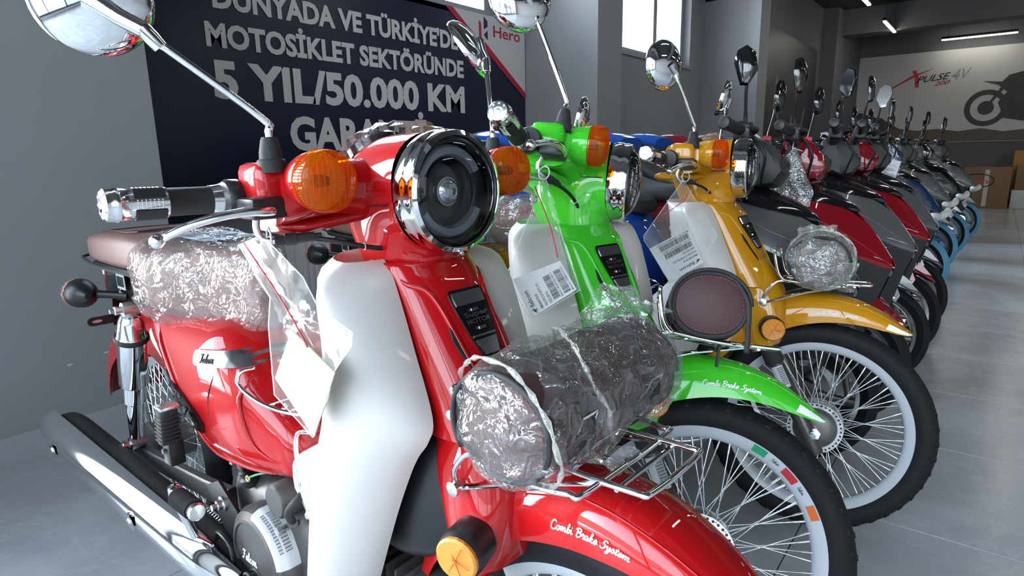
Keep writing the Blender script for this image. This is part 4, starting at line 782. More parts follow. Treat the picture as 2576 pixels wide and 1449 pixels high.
# exhaust: pipe, muffler, chrome shield
ex = P('muffler', G().lathe([(.018, -.06), (.020, 0), (.040, .06), (.046, .10), (.049, .35), (.049, .83), (.046, .86), (.030, .87)], (-.140, .70, .245), V((-.055, .92, .075)), 28), 'softblack', sm=40)
P('exhaust_pipe', G().tube([(-.035, .275, .275), (-.05, .26, .21), (-.08, .34, .165), (-.11, .50, .175), (-.135, .62, .225), (-.140, .70, .245)], .016, 12, 6), 'chrome', up=ex, sm=180)
md = V((-.055, .92, .075)).normalized(); mo = V((-.140, .70, .245)); mu_ = V((-1, 0, 0)); mu_ = (mu_ - md * mu_.dot(md)).normalized(); mw = md.cross(mu_)
if mw.z < 0: mw = -mw
def msh(h, a, r): return mo + md * h + (mu_ * cos(a) + mw * sin(a)) * r
rws = []
for h, r, a0, a1 in crs([(-.02, .030, -1.2, .75), (.05, .046, -1.3, .8), (.12, .054, -1.35, .85), (.3, .057, -1.35, .85), (.6, .058, -1.35, .85), (.84, .057, -1.35, .85), (.895, .050, -1.3, .8), (.915, .040, -1.2, .7)], 4): rws.append([msh(h, lerp(a0 + .35, a1 + .40, j / 18), r) for j in range(19)])
P('heat_shield', G().grid(rws).thick(-.002), 'chrome', up=ex, sm=60)
for h in (.78, .34): 
    P('shield_dimple', G().lathe([(.022, .001), (.019, .0008), (.012, -.004), (.005, -.005)], msh(h, -.12, .0605), msh(0, -.12, 1) - msh(0, 0, 0) if False else (mu_ * cos(-.12) + mw * sin(-.12)), 20), 'chrome', up=ex, sm=60); P('shield_screw', G().lathe([(.008, 0), (.008, .004), (.005, .007)], msh(h, -.12, .0575), mu_ * cos(-.12) + mw * sin(-.12), 12), 'zinc', up=ex)
P('shield_screw', G().lathe([(.007, 0), (.007, .004), (.004, .006)], msh(.02, .1, .046), mu_, 12), 'zinc', up=ex); P('muffler_lettering', fit_text('FALCON', 0, .10, 0, .010, lambda x, z, o: msh(.62 - x, -.55 + z / .058, .0590 + o), .001, .01), 'steel', up=ex, sm=0)
P('muffler_bracket', G().prism([(-.118, .80, .30), (-.118, .86, .37), (-.118, .80, .40), (-.118, .73, .36), (-.118, .72, .27)], (-.006, 0, 0)), 'black', sm=20)
P('muffler_bolt', G().lathe([(.016, 0), (.016, .003), (.010, .004), (.010, .012), (.006, .013), (.006, .022)], (-.124, .79, .355), (-1, 0, 0), 8), 'zinc', sm=20)
for s in (-1, 1):
    pg = P('rear_footrest', G().grid([sel((s * .172, y, z), (.017, 0, 0), (0, hy, 0), 3.5, 16) for y, z, hy in ((.885, .475, .016), (.878, .52, .0175), (.872, .548, .0175))], True, cap0=True, cap1=True), 'softblack', sm=40)
    P('footrest_ribs', G(), 'softblack', up=pg) if False else None
    for k in range(7): P('footrest_rib', G().box((s * .172, .882 - k * .0016, .482 + k * .0085), (.037, .036, .0035), None, .001), 'softblack', up=pg)
    P('footrest_cap', G().box((s * .172, .8705, .552), (.036, .036, .008), None, .003), 'steel', up=pg); P('footrest_bracket', G().box((s * .16, .90, .448), (.03, .034, .055), None, .004), 'black', up=pg); P('bracket_bolt', G().lathe([(.006, 0), (.006, .005)], (s * .176, .90, .452), (s, 0, 0), 6), 'zinc', up=pg)
    fp = P('front_footrest', G().tube([(s * .12, .655, .255), (s * .24, .655, .262)], .017, 14), 'softblack', sm=60)
    for k in range(7): P('footrest_rib', G().tube([(s * (.135 + k * .015), .655 + .0195 * cos(a), .258 + .0195 * sin(a)) for a in [2 * pi * i / 14 for i in range(14)]], .003, 5, closed=True), 'softblack', up=fp)
    P('footrest_arm', G().tube([(s * .06, .655, .235), (s * .13, .655, .254)], .009, 8), 'black', up=fp)
kk = P('kick_starter', G().tube([(-.095, .77, .250), (-.145, .79, .248), (-.163, .805, .262), (-.178, .812, .315), (-.197, .809, .388)], [.010, .010, .009, .008, .009], 10, 5), 'chrome', sm=180)
P('kick_boss', G().lathe([(.013, -.013), (.013, .013)], (-.125, .78, .250), (1, 0, 0), 14), 'chrome', up=kk); P('kick_joint', G().lathe([(.012, -.014), (.012, .02), (.006, .024)], (-.199, .809, .398), (0, 0, 1), 14), 'chrome', up=kk)
P('kick_pedal', G().tube([(-.200, .800, .402), (-.205, .700, .412)], .0150, 14), 'softblack', up=kk)
for k in range(11): P('pedal_rib', G().tube([V((-.2005 - k * .0004, .792 - k * .0078, .403 + k * .0008)) + V((.0165 * cos(a), 0, .0165 * sin(a))) for a in [2 * pi * i / 14 for i in range(14)]], .0022, 5, closed=True), 'softblack', up=kk)
P('pedal_cap', G().lathe([(.0160, 0), (.013, .004), (.002, .006)], (-.205, .699, .412), V((-.005, -.1, .010)), 16), 'steel', up=kk)
P('brake_pedal', G().tube([(-.10, .665, .225), (-.16, .655, .228), (-.165, .60, .245), (-.165, .52, .27), (-.15, .50, .275)], .008, 10, 4), 'black', sm=180)
P('pedal_guard', G().tube([(-.15, .785, .25), (-.15, .775, .308), (-.15, .755, .318), (-.15, .715, .305), (-.15, .712, .25)], .004, 8, 3), 'black', sm=180)
P('brake_rod', G().tube([(-.118, .80, .27), (-.118, 1.0, .272), (-.112, 1.22, .262)], .004, 8), 'zinc'); P('brake_spring', G().tube([(-.118 + .006 * cos(t), .82 + .0016 * t, .30 + .006 * sin(t)) for t in [i * .5 for i in range(120)]], .0013, 5), 'zinc', sm=180)
# ---- luggage hoop in the step-through and shield guard wires (chrome)
lh = P('luggage_hoop', G().tube([(-.095, .655, .655), (-.118, .662, .652), (-.126, .655, .63), (-.112, .60, .605), (-.085, .53, .598), (-.04, .50, .60), (.04, .50, .60), (.085, .53, .598), (.112, .60, .605), (.126, .655, .63), (.118, .662, .652), (.095, .655, .655)], .0038, 10, 5), 'chrome', sm=180)
for y, x in ((.60, .11), (.55, .093)): P('hoop_bar', G().tube([(-x, y, .603), (x, y, .603)], .003, 8), 'chrome', up=lh)
P('hoop_leg', G().tube([(-.08, .585, .60), (-.088, .59, .588), (-.08, .595, .578)], .005, 8), 'chrome', up=lh)
for s in (-1, 1):
    gw = P('shield_guard', G().tube([(s * .105, .475, .590), (s * .112, .498, .585), (s * .113, .508, .56), (s * .112, .508, .50), (s * .112, .494, .46), (s * .110, .486, .445)], .0038, 10, 5), 'chrome', sm=180)
    P('guard_bolt', G().lathe([(.008, 0), (.008, .004), (.005, .007)], (s * .112, .486, .446), (s, 0, 0), 12), 'zinc', up=gw)
P('main_stand', G().tube([(-.11, .82, .25), (-.15, .86, .10), (-.165, .87, .012), (-.13, .90, .012), (.13, .90, .012), (.165, .87, .012), (.15, .86, .10), (.11, .82, .25)], .010, 10, 3), 'black', sm=180)
def amber_mat():
    m = mat('amber_lens_plastic', (.66, .15, .006), .14, 0, .8); nt = m.node_tree; b = nt.nodes['Principled BSDF']; o = nt.nodes['Material Output']
    tr = nd(nt, 'ShaderNodeBsdfTransparent'); tr.inputs[0].default_value = (1.0, .52, .06, 1); tl = nd(nt, 'ShaderNodeBsdfTranslucent'); tl.inputs[0].default_value = (1, .35, .02, 1)
    m0 = nd(nt, 'ShaderNodeMixShader'); m0.inputs[0].default_value = .35; m1 = nd(nt, 'ShaderNodeMixShader'); m1.inputs[0].default_value = .72
    nt.links.new(b.outputs[0], m0.inputs[1]); nt.links.new(tl.outputs[0], m0.inputs[2]); nt.links.new(m0.outputs[0], m1.inputs[1]); nt.links.new(tr.outputs[0], m1.inputs[2]); nt.links.new(m1.outputs[0], o.inputs[0]); return m
MT['amberlens'] = amber_mat()
MT['darkframe'] = MT['black']
WALLP = {}
def local_mx(x, y, yaw): return MX.Translation((x, y, 0)) @ MX.Rotation(-yaw, 4, 'Z')
def make_cub(pk, x, y, yaw, steer, label):
    root = empty('motorcycle', local_mx(x, y, yaw)); S = steer_mx(steer); made = []
    for sp in SPEC:
        if pk == 'yellow' and sp['name'] in ('rim_sticker', 'rim_lettering'): made.append(None); continue
        m = MT[pk] if sp['mk'] == 'paint' else MT.get(sp['mk'])
        up = sp['up']; par = root if up is None else made[up]
        base = (S if (sp['st'] and up is None) else MX.Identity(4)) @ (sp['S'] or MX.Identity(4))
        o = empty(sp['name'], base, par) if sp['me'] is None else link(sp['name'], sp['me'], m, par, base)
        if sp.get('stuff'): o['kind'] = 'stuff'
        if sp['label']: o['label'] = sp['label']
        made.append(o)
    tag(root, label, 'motorcycle', 'retro step-through motorcycles in the front of the row')
    return root, S, made
def mirror(root, S, s, joint, centre, nrm, R=.060, bend=1.052):
    base = V((s * .193, .345, 1.0)); j = V(joint); c = V(centre); n = V(nrm).normalized()
    st = ob('mirror', G().tube([base + V((0, 0, .025)), base + V((0, 0, bend - 1.008)), base + V((0, 0, bend - .998)) * 1 + (j - V((base.x, base.y, bend))) * .06, j], .0046, 10, 5), MT['chrome'], root, S, sm=180)
    ob('mirror_boot', G().lathe([(.0165, -.004), (.0165, .010), (.0135, .012), (.0130, .020), (.0100, .034), (.0085, .037)], base, (0, 0, 1), 18), MT['softblack'], st)
    b = c + n * .020
    ob('mirror_joint', G().tube([j - (j - base).normalized() * .012, j, j + (j - base).normalized() * .012], [.0075, .008, .0075], 12).tube([j + (j - base).normalized() * .008, lerp(j, b, .5), b], [.009, .0095, .012], 12), MT['chrome'], st, sm=50)
    ob('mirror_shell', G().lathe([(R, -.004), (R * 1.015, .0), (R * .985, .006), (R * .86, .013), (R * .6, .0195), (R * .3, .023), (.001, .024)], c, n, 40), MT['chrome'], st, sm=50)
    ob('mirror_glass', G().lathe([(R * .95, -.002), (R * .95, -.0045), (.001, -.0046)], c, n, 36), MT['chrome'], st, sm=30)
def lamp_red(root, S, ring, lc):
    """smoked LED lamp"""
    ob('lamp_bowl', G().lathe([(.0712, -.020), (.0700, -.012), (.055, .004), (.02, .012), (.001, .012)], lc, (0, 1, 0), 48, caps=False), MT['lampdark'], ring, sm=40)
    ob('lamp_bezel', G().lathe([(.0712, -.024), (.066, -.026), (.0635, -.020), (.064, -.012)], lc, (0, 1, 0), 48, caps=False), MT['gloss'], ring, sm=40)
    for a0, a1 in ((rad(28), rad(152)), (rad(208), rad(332))):
        rows = [[V(lc) + V((r * cos(a), h, r * sin(a))) for r, h in ((.046, -.010), (.049, -.016), (.058, -.018), (.061, -.012))] for a in [lerp(a0, a1, i / 24) for i in range(25)]]
        ob('light_guide', G().grid(rows), MT['lampgrey'], ring, sm=40)
    ob('inner_ring', G().lathe([(.046, -.010), (.043, -.014), (.040, -.010), (.036, .002)], lc, (0, 1, 0), 40, caps=False), MT['gloss'], ring, sm=40)
    ob('projector', G().lathe([(.021, .005), (.021, -.006), (.019, -.009)], lc, (0, 1, 0), 28), MT['reflector'], ring, sm=40)
    ob('projector_lens', G().lathe([(.0185, -.008), (.016, -.013), (.010, -.017), (.001, -.0185)], lc, (0, 1, 0), 28), mat('projector_glass', (.5, .52, .52), .05, .6, 1.0), ring, sm=60)
    for z in (.012, -.012): ob('led_chip', G().box(V(lc) + V((0, -.0175, z * .6)), (.012, .002, .006), None, .001), MT['label'], ring)
    ob('lamp_glass', G().lathe([(.0712, -.026), (.068, -.031), (.055, -.037), (.035, -.0415), (.015, -.0435), (.0005, -.044)], lc, (0, 1, 0), 48, caps=False), MT['darkglass'], ring, sm=60)
def lamp_clear(root, S, ring, lc):
    ob('lamp_bowl', G().lathe([(.0712, -.022), (.066, -.010), (.052, .012), (.03, .026), (.001, .03)], lc, (0, 1, 0), 48, caps=False), MT['reflector'], ring, sm=40)
    ob('bulb_shield', G().lathe([(.014, .02), (.016, -.012), (.012, -.018), (.001, -.02)], lc, (0, 1, 0), 24), MT['chrome'], ring, sm=40)
    rib = G()
    for k in range(-4, 5):
        z = k * .015; x = math.sqrt(max(0, .066**2 - z * z)); rib.tube([V(lc) + V((q * x, -.026 - .026 * max(0, 1 - ((q * x)**2 + z * z) / .0712**2), z)) for q in (-1, -.7, -.4, 0, .4, .7, 1)], .0008, 5)
    r = ob('lens_ribs', rib, MT['glass'], ring, sm=180); r['kind'] = 'stuff'
    ob('lamp_glass', G().lathe([(.0712, -.026), (.069, -.033), (.058, -.044), (.04, -.052), (.02, -.056), (.0005, -.0575)], lc, (0, 1, 0), 48, caps=False), MT['glass'], ring, sm=60)
def find(made, name): return [o for o in made if o is not None and o.name.split('.')[0] == name]
def crumple(v, amp, sc, seed): return V(noise.noise_vector(V(v) * sc + V((seed, seed * 1.7, -seed)))) * amp
def seat_film(root, saddle, seed, name='saddle_wrap', SE=SEAT, grow=.010, hem=.03):
    rows = []; N = 56; cs = crs(SE, 5); y0 = cs[0][0]; y1 = cs[-1][0]
    for y, hw, zb, zt in cs:
        yy = (y - (y0 + y1) / 2) * 1.05 + (y0 + y1) / 2; r = []
        for p in sel((0, yy, (zb + zt) / 2 - hem * .4), (hw + grow, 0, 0), (0, 0, (zt - zb) / 2 + grow + hem * .4), 3.0, N): r.append(p + crumple(p, .012, 16, seed) + crumple(p, .009, 42, seed + 5))
        rows.append(r)
    return ob(name, G().grid(rows, True, cap0=True, cap1=True), MT['seatfilm'], saddle, sm=25)
# ---- roll bag on the front rack (a thing of its own, strapped on)
BC = V((0, .045, .730))
def roll_bag(pk, M, label, wrapped, seed):
    t = empty('roll_bag', M @ MX.Translation(BC - V((0, 0, .058)))); T = MX.Translation(-(BC - V((0, 0, .058))))
    def B(name, g, m, par=None, sm=40): return ob(name, g.xf(T) if par is None else g.xf(T), m, par or t, sm=sm)
    RY_, RZ_ = .064, .057
    rows = [sel(BC + V((x, 0, 0)), (0, RY_ * k, 0), (0, 0, RZ_ * k), 2.2, 40) for x, k in ((-.128, .93), (-.126, .985), (-.118, 1), (0, 1.0), (.118, 1), (.126, .985), (.128, .93))]
    bd = B('body', G().grid(rows, True, cap0=True, cap1=True), MT['leatherdk'])
    for s in (-1, 1):
        B('end_piping', G().tube(sel(BC + V((s * .1275, 0, 0)), (0, RY_ * .985, 0), (0, 0, RZ_ * .985), 2.2, 40), .0042, 8, closed=True), MT['softblack'], bd)
        g = G()
        q = sel(BC + V((s * .1290, 0, 0)), (0, RY_ * .88, 0), (0, 0, RZ_ * .88), 2.2, 96)
        for i in range(0, 96, 2): g.tube([q[i], q[i + 1]], .0007, 4)
        o = B('stitching', g, MT['stitch'], bd); o['kind'] = 'stuff'
    rows = [[BC + V((x, (RY_ + .004) * math.copysign(abs(cos(a))**.9, cos(a)), (RZ_ + .004) * math.copysign(abs(sin(a))**.9, sin(a)))) for a in [lerp(rad(-35), rad(175), i / 24) for i in range(25)]] for x in [-.132 + .264 * j / 10 for j in range(11)]]
    fl_ = B('flap', G().grid(rows).thick(.0025), MT['leatherdk'], bd, 60)
    for s in (-1, 1):
        B('flap_edge', G().tube([BC + V((s * .1325, (RY_ + .005) * cos(a), (RZ_ + .005) * sin(a))) for a in [lerp(rad(-35), rad(175), i / 20) for i in range(21)]], .0035, 6), MT['softblack'], bd, 180)
        x = s * .07
        B('strap', G().grid([[BC + V((x + d, (RY_ + .0085) * cos(a), (RZ_ + .0085) * sin(a))) for d in (-.011, .011)] for a in [2 * pi * i / 36 for i in range(36)]], loop=True).thick(.002), MT['softblack'], bd, 60)
        B('buckle', G().tube([BC + V((x + dx, -(RY_ + .0105) * cos(rad(20 + dz)), -(RZ_ + .0105) * sin(rad(20 + dz)) + .03)) for dx, dz in ((-.013, -8), (.013, -8), (.013, 8), (-.013, 8))], .0016, 6, closed=True), MT['zinc'], bd)
    tail = [BC + V((-.131, -.040, .045)), BC + V((-.134, -.062, .010)), BC + V((-.133, -.068, -.04)), BC + V((-.132, -.070, -.075))]
    if not wrapped:
        B('loose_strap', G().tube(tail, [.003, .0045, .0045, .005], 8, 5), MT['softblack'], bd, 180); B('rack_strap', G().box(BC + V((-.075, .0, -.062)), (.024, .10, .004)), MT['softblack'], bd); B('rack_strap', G().box(BC + V((-.075, -.03, -.085)), (.024, .004, .045)), MT['softblack'], bd)
    if wrapped:
        mk = wrapped; N = 72; rows = []
        prof = [(-.150, .30), (-.146, .62), (-.140, .88), (-.128, 1.04), (-.105, 1.10), (-.07, 1.13), (-.03, 1.15), (.01, 1.16), (.05, 1.15), (.09, 1.12), (.12, 1.08), (.138, .98), (.146, .75), (.150, .4)]
        for x, k in crs(prof, 4):
            r = []
            for i in range(N):
                a = 2 * pi * i / N; up = 1 + .10 * max(0, sin(a)) * (1 if x > -.1 else .4); p = BC + V((x, RY_ * 1.06 * k * cos(a) * up, RZ_ * 1.06 * k * sin(a) * up))
                am = .010 + .006 * (x > -.05); p = p + crumple(p, am, 14, seed) + crumple(p, .010, 40, seed + 3); r.append(p)
            rows.append(r)
        wr = B('wrap', G().grid(rows, True, cap0=True, cap1=True), MT[mk], None, 22)
        for q in range(2):
            pth = []
            for i in range(60):
                a = 2 * pi * i / 60; x = (-.118 if q == 0 else .02) + (.028 if q == 0 else .075) * cos(a + (1.0 if q == 0 else .6)); k = 1.16
                p = BC + V((x, RY_ * k * cos(a) * 1.05, RZ_ * k * sin(a) * 1.08 + (.010 if sin(a) > 0 else 0))); pth.append(p + crumple(p, .006, 30, seed + 9))
            B('film_cord', G().tube(pth, [.0024 + .0012 * sin(i * 1.7) for i in range(60)], 7, closed=True), MT['oldfilm'], wr, 60)
        for q in range(2): # loose torn ends of film
            rows = []; b0 = BC + (V((.12, .02, .055)) if q == 0 else V((-.02, -.03, -.055)))
            for i in range(12):
                rows.append([b0 + V((.055 * i / 11 * (1 if q == 0 else .6) , (j / 11 - .5) * .10, (.035 if q == 0 else -.02) * sin(i / 4) )) + crumple(V((i * .1, j * .1, q)), .02, 3.1, seed) for j in range(12)])
            B('loose_film', G().grid(rows), MT[mk], wr, 25)
    tag(t, label, 'bag', 'leather roll bags on the front racks'); return t
# ---- clear zip bag with a document card, hanging from the brake lever cable
def sheet(poly, amp, seed, gap, levels=4):
    """pillow of two film sheets with the outline poly (list of points)"""
    P3 = [V(p) for p in poly]; n = (P3[1] - P3[0]).cross(P3[-1] - P3[0]); c = sum(P3, V()) / len(P3)
    n = V((0, 0, 0))
    for a, b in zip(P3, P3[1:] + P3[:1]): n += (a - c).cross(b - c)
    n.normalize(); g = G(); K = 7; edge = []
    for a, b in zip(P3, P3[1:] + P3[:1]):
        for i in range(6): edge.append(lerp(a, b, i / 6))
    for sd in (-1, 1):
        rows = []
        for k in range(K + 1):
            t = k / K; rows.append([c + (e - c) * t + n * (sd * gap * (1 - t**3)) + (crumple(c + (e - c) * t, amp, 22, seed + sd) + crumple(c + (e - c) * t, amp * .5, 60, seed)) * (1 - .5 * t) for e in edge])
        g.grid(rows, True)
    return g
def bilin(q): # q: page corner points TL, TR, BR, BL of the text frame
    a, b, c, d = [V(p) for p in q]; n = (b - a).cross(d - a).normalized()
    return lambda u, w, o=0.0: (a * (1 - u) * (1 - w) + b * u * (1 - w) + c * u * w + d * (1 - u) * w) + n * o
def zip_bag(M, poly, card, zipl, hook, label, clabel, page, lines, seed):
    o0 = V(hook); T = MX.Translation(-o0); t = empty('zip_bag', M @ MX.Translation(o0))
    f = ob('film_pouch', sheet(poly, .006, seed, .006).xf(T), MT['bagfilm'], t, sm=30)
    ob('pouch_seam', G().tube(poly, .0008, 5, closed=True).xf(T), MT['seam'], t, sm=180)
    ob('zip_strip', G().tube(zipl, .0011, 6, 4).xf(T), MT['redink'], t, sm=180)
    zz = [V(p) + V((0, -.010, .004)) for p in zipl]; ob('zip_rib', G().tube(zz, .0012, 6, 4).xf(T), MT['bagfilm'], t, sm=180)
    hk = V(hook); g = G(); g.tube([hk + V((.006 * cos(a) * .4, .010 * cos(a), .012 * sin(a) + .004)) for a in [2 * pi * i / 14 for i in range(14)]], .0013, 5, closed=True); ob('cable_tie', g.xf(T), MT['label'], t, sm=180)
    tag(t, label, 'plastic bag', 'clear zip bags hanging from the right brake levers')
    q = [V(p) for p in card]; cc = sum(q, V()) / 4; TC = MX.Translation(-cc); ct = empty('document_card', M @ MX.Translation(cc)); n = (q[1] - q[0]).cross(q[3] - q[0]).normalized()
    ob('card', G().prism([p - n * .0009 for p in q], n * .0018).xf(TC), MT['cream'] if not lines else MT['label'], ct, sm=0)
    if lines:
        mp = bilin(page); sgn = -1
        nn = (V(page[1]) - V(page[0])).cross(V(page[3]) - V(page[0])).normalized(); camdir = nn.dot(V((-1, 0, 0))); sg = 1 if camdir > 0 else -1
        for s, u0, u1, w0, cap in lines[0]:
            ob('card_text', fit_text(s, u0, u1, 0, cap, lambda x, z, o: mp(x, w0 - z, sg * (.0014 + o)), .0003, .012, res=2).xf(TC), MT['ink'], ct, sm=0)
        for w0, w1, u0, u1 in lines[1]:
            g = G(); u = u0; R_ = random.Random(int(w0 * 1000) + seed)
            while u < u1 - .02:
                bw = R_.choice((.006, .006, .012, .018)); g.add([mp(u, w0, sg * .0015), mp(u + bw, w0, sg * .0015), mp(u + bw, w1, sg * .0015), mp(u, w1, sg * .0015)], [(0, 1, 2, 3)]); u += bw + R_.choice((.006, .012))
            ob('barcode', g.xf(TC), MT['ink'], ct, sm=0)
        fl = [mp(u, w, sg * .0015) for u, w in ((.02, .14), (.10, .10), (.17, .06), (.12, .11), (.19, .10), (.11, .14), (.13, .18), (.08, .15))]
        ob('logo_mark', G().prism(fl, nn * sg * .0004).xf(TC), MT['ink'], ct, sm=0)
    tag(ct, clabel, 'card', 'document cards in the hanging zip bags')
BIKES = {}
for pk, x, y, yaw, stv, lab in (('red', .594, .327, .051, -.015, 'glossy red step-through motorcycle with white leg shield, nearest and largest'),
                               ('green', 1.005, .371, .262, .751, 'bright green step-through motorcycle with its handlebar turned, behind the red one'),
                               ('yellow', 1.717, .312, .066, .266, 'mustard yellow step-through motorcycle beside the green one')):
    root, S, made = make_cub(pk, x, y, yaw, stv, lab); W = local_mx(x, y, yaw) @ S; BIKES[pk] = (root, S, made, W)
    ring = find(made, 'headlamp_ring')[0]; (lamp_red if pk == 'red' else lamp_clear)(root, S, ring, (0, .258, .964))
    seat_film(root, find(made, 'saddle')[0], {'red': 1.3, 'green': 4.1, 'yellow': 8.8}[pk])
# rider's paper under the red saddle film
sd = find(BIKES['red'][2], 'saddle')[0]
ob('saddle_paper', G().grid([[V((lerp(-.060, .055, i / 8), lerp(.88, 1.05, j / 8), .8560 + .002 * noise.noise(V((i * .5, j * .5, 1))))) for i in range(9)] for j in range(9)]), mat('pale_paper', (.62, .70, .78), .6), sd, sm=60)
g = G()
for k in range(5): g.box((lerp(-.06, .05, (k * 37 % 10) / 10) * .4, .90 + k * .030, .8590), (.08 - .012 * (k % 3), .005, .0006))
ob('paper_print', g, MT['ink'], sd, sm=0)
def mir(pk, *a): mirror(BIKES[pk][0], BIKES[pk][1], *a)
mir('red', -1, (-.300, .365, 1.138), (-.333, .420, 1.180), (-.36, -.90, -.22), .0570)
mir('red', 1, (.238, .398, 1.157), (.250, .450, 1.190), (.42, -.70, .53), .056)
mir('green', -1, (-.25, .416, 1.185), (-.262, .445, 1.207), (-.80, -.60, -.05), .060)
mir('green', 1, (.235, .380, 1.150), (.250, .392, 1.183), (.12, -.98, -.12), .056)
mir('yellow', -1, (-.25, .388, 1.166), (-.262, .418, 1.190), (-.45, -.88, -.05), .060)
mir('yellow', 1, (.245, .345, 1.165), (.250, .360, 1.205), (.20, -.95, -.28), .056)
roll_bag('red', BIKES['red'][3], 'brown roll bag loosely wrapped in clear film on the red motorcycle rack', 'film', 2.2)
roll_bag('green', BIKES['green'][3], 'unwrapped burgundy leather roll bag with black edging on the green motorcycle', None, 0)
roll_bag('yellow', BIKES['yellow'][3] @ MX.Translation((0, -.016, -.006)), 'roll bag in crumpled yellowish film on the yellow motorcycle rack', 'oldfilm', 5.7)
zip_bag(BIKES['red'][3], [(-.205, .431, .904), (-.205, .375, .918), (-.207, .345, .914), (-.205, .277, .878), (-.205, .251, .847), (-.205, .186, .828), (-.205, .191, .813), (-.205, .23, .774), (-.205, .247, .739), (-.205, .291, .675), (-.205, .379, .709), (-.205, .374, .803), (-.205, .361, .843)],
        [(-.205, .315, .809), (-.205, .227, .774), (-.205, .287, .677), (-.205, .371, .734)], [(-.213, .399, .910), (-.213, .313, .843), (-.213, .268, .798)], (-.200, .357, .914),
        'clear zip bag with a red zip line hanging before the red motorcycle saddle', 'blank cream card in the clear bag on the red motorcycle', None, None, 3)
TXT = lambda col: ([('falcon', .20, .62, .16, .085), ('FME050RETRO8', .05, .44, .30, .05), ('FALCON CUP RETRO 50 L', .05, .70, .40, .05), (col, .05, .38, .50, .05), ('Şase No : NRAFB100011000112', .05, .80, .735, .035), ('Motor No : 1P39FMC5C1C01507', .05, .84, .965, .035)], [(.54, .68, .08, .78), (.77, .91, .08, .82)])
TXG = TXT('YEŞİL-BEYAZ'); TXY = TXT('SARI-BEYAZ')
gc = [(-.215, .386, .717), (-.215, .308, .761), (-.215, .272, .716), (-.215, .342, .656)]
zip_bag(BIKES['green'][3], [(-.213, .366, .901), (-.213, .395, .905), (-.213, .387, .886), (-.213, .371, .848), (-.215, .399, .72), (-.215, .343, .652), (-.215, .266, .716), (-.213, .301, .781), (-.213, .356, .902)], gc, [(-.222, .372, .885), (-.222, .335, .82), (-.222, .312, .765)], (-.208, .362, .910),
        'clear zip bag with a printed card hanging from the green motorcycle handlebar', 'white barcode card turned sideways in the green motorcycle bag', (gc[3], gc[0], gc[1], gc[2]), TXG, 11)
yc = [(-.224, .428, .734), (-.224, .330, .793), (-.224, .288, .708), (-.224, .369, .651)]
zip_bag(BIKES['yellow'][3], [(-.222, .355, .915), (-.222, .447, .766), (-.224, .444, .754), (-.224, .428, .733), (-.224, .369, .649), (-.224, .287, .706), (-.222, .276, .752), (-.222, .264, .762), (-.222, .262, .781), (-.222, .334, .883)], yc, [(-.231, .40, .82), (-.231, .35, .86), (-.231, .34, .885)], (-.212, .352, .918),
        'clear zip bag with an upside-down card hanging from the yellow motorcycle handlebar', 'upside-down barcode card in the yellow motorcycle bag', (yc[2], yc[3], yc[0], yc[1]), TXY, 17)
# ================================================================ scooters further along the row
SCS = []
def Q(name, g, mk, st=0, up=None, sm=40, me=None, S=None):
    SCS.append(dict(name=name, me=me or g.mesh(name, sm), mk=mk, st=st, up=up, S=S)); return len(SCS) - 1
def QE(name, st=0): SCS.append(dict(name=name, me=None, mk=None, st=st, up=None, S=None)); return len(SCS) - 1
def alloy(name, cy, R, Rr, w, st):
    q = QE(name, st); c = V((0, cy, R))
    pr = [(Rr, -w * .62), (Rr + .02, -w * .85), (R - .03, -w), (R - .012, -w * .82), (R - .003, -w * .45), (R, 0)]; pr = pr + [(r, -h_) for r, h_ in pr[-2::-1]] + [(Rr - .003, w * .5), (Rr - .003, -w * .5)]
    Q('tyre', G().lathe(pr, c, (1, 0, 0), 64, loop=True), 'rubber', up=q, sm=60)
    rp = [(Rr - .016, -w * .2), (Rr - .012, -w * .55), (Rr + .006, -w * .66), (Rr + .004, -w * .5), (Rr - .004, 0)]; rp = rp + [(r, -h_) for r, h_ in rp[-2:0:-1]] + [(Rr - .016, w * .2)]
    Q('rim', G().lathe(rp, c, (1, 0, 0), 64, loop=True), 'alu', up=q, sm=40)
    Q('hub', G().lathe([(.02, -.045), (.045, -.04), (.05, -.02), (.05, .02), (.045, .04), (.02, .045)], c, (1, 0, 0), 24), 'black', up=q)
    sp = G().grid([sel((0, 0, h_), (ww, 0, 0), (0, hh, 0), 3, 12) for h_, ww, hh in ((.04, .016, .02), (.08, .012, .013), (.12, .012, .011), (Rr - .012, .016, .018))], True, cap0=True, cap1=True).mesh('wheel_spoke')
    for i in range(5): Q('wheel_spoke', None, 'forkgrey', up=q, me=sp, S=MX.Translation(c) @ MX.Rotation(2 * pi * (i + .3) / 5, 4, 'X'))
    return q
SR, SRR = .222, .167
fwq = alloy('front_wheel', 0, SR, SRR, .045, 1); rwq = alloy('rear_wheel', 1.26, SR, SRR, .052, 0)
BD = G().lathe([(.075, -.002), (.095, -.002), (.095, .002), (.075, .002)], (.05, 0, SR), (1, 0, 0), 32, loop=True); Q('brake_disc', BD, 'steel', up=fwq)
for i in range(48): pass
Q('blue_wheel_film', G().lathe([(.19, -.052), (.224, -.040), (.228, 0), (.224, .040), (.19, .052), (.12, .05)], (0, 0, SR), (1, 0, 0), 40, caps=False), 'teal', 1); WF = len(SCS) - 1
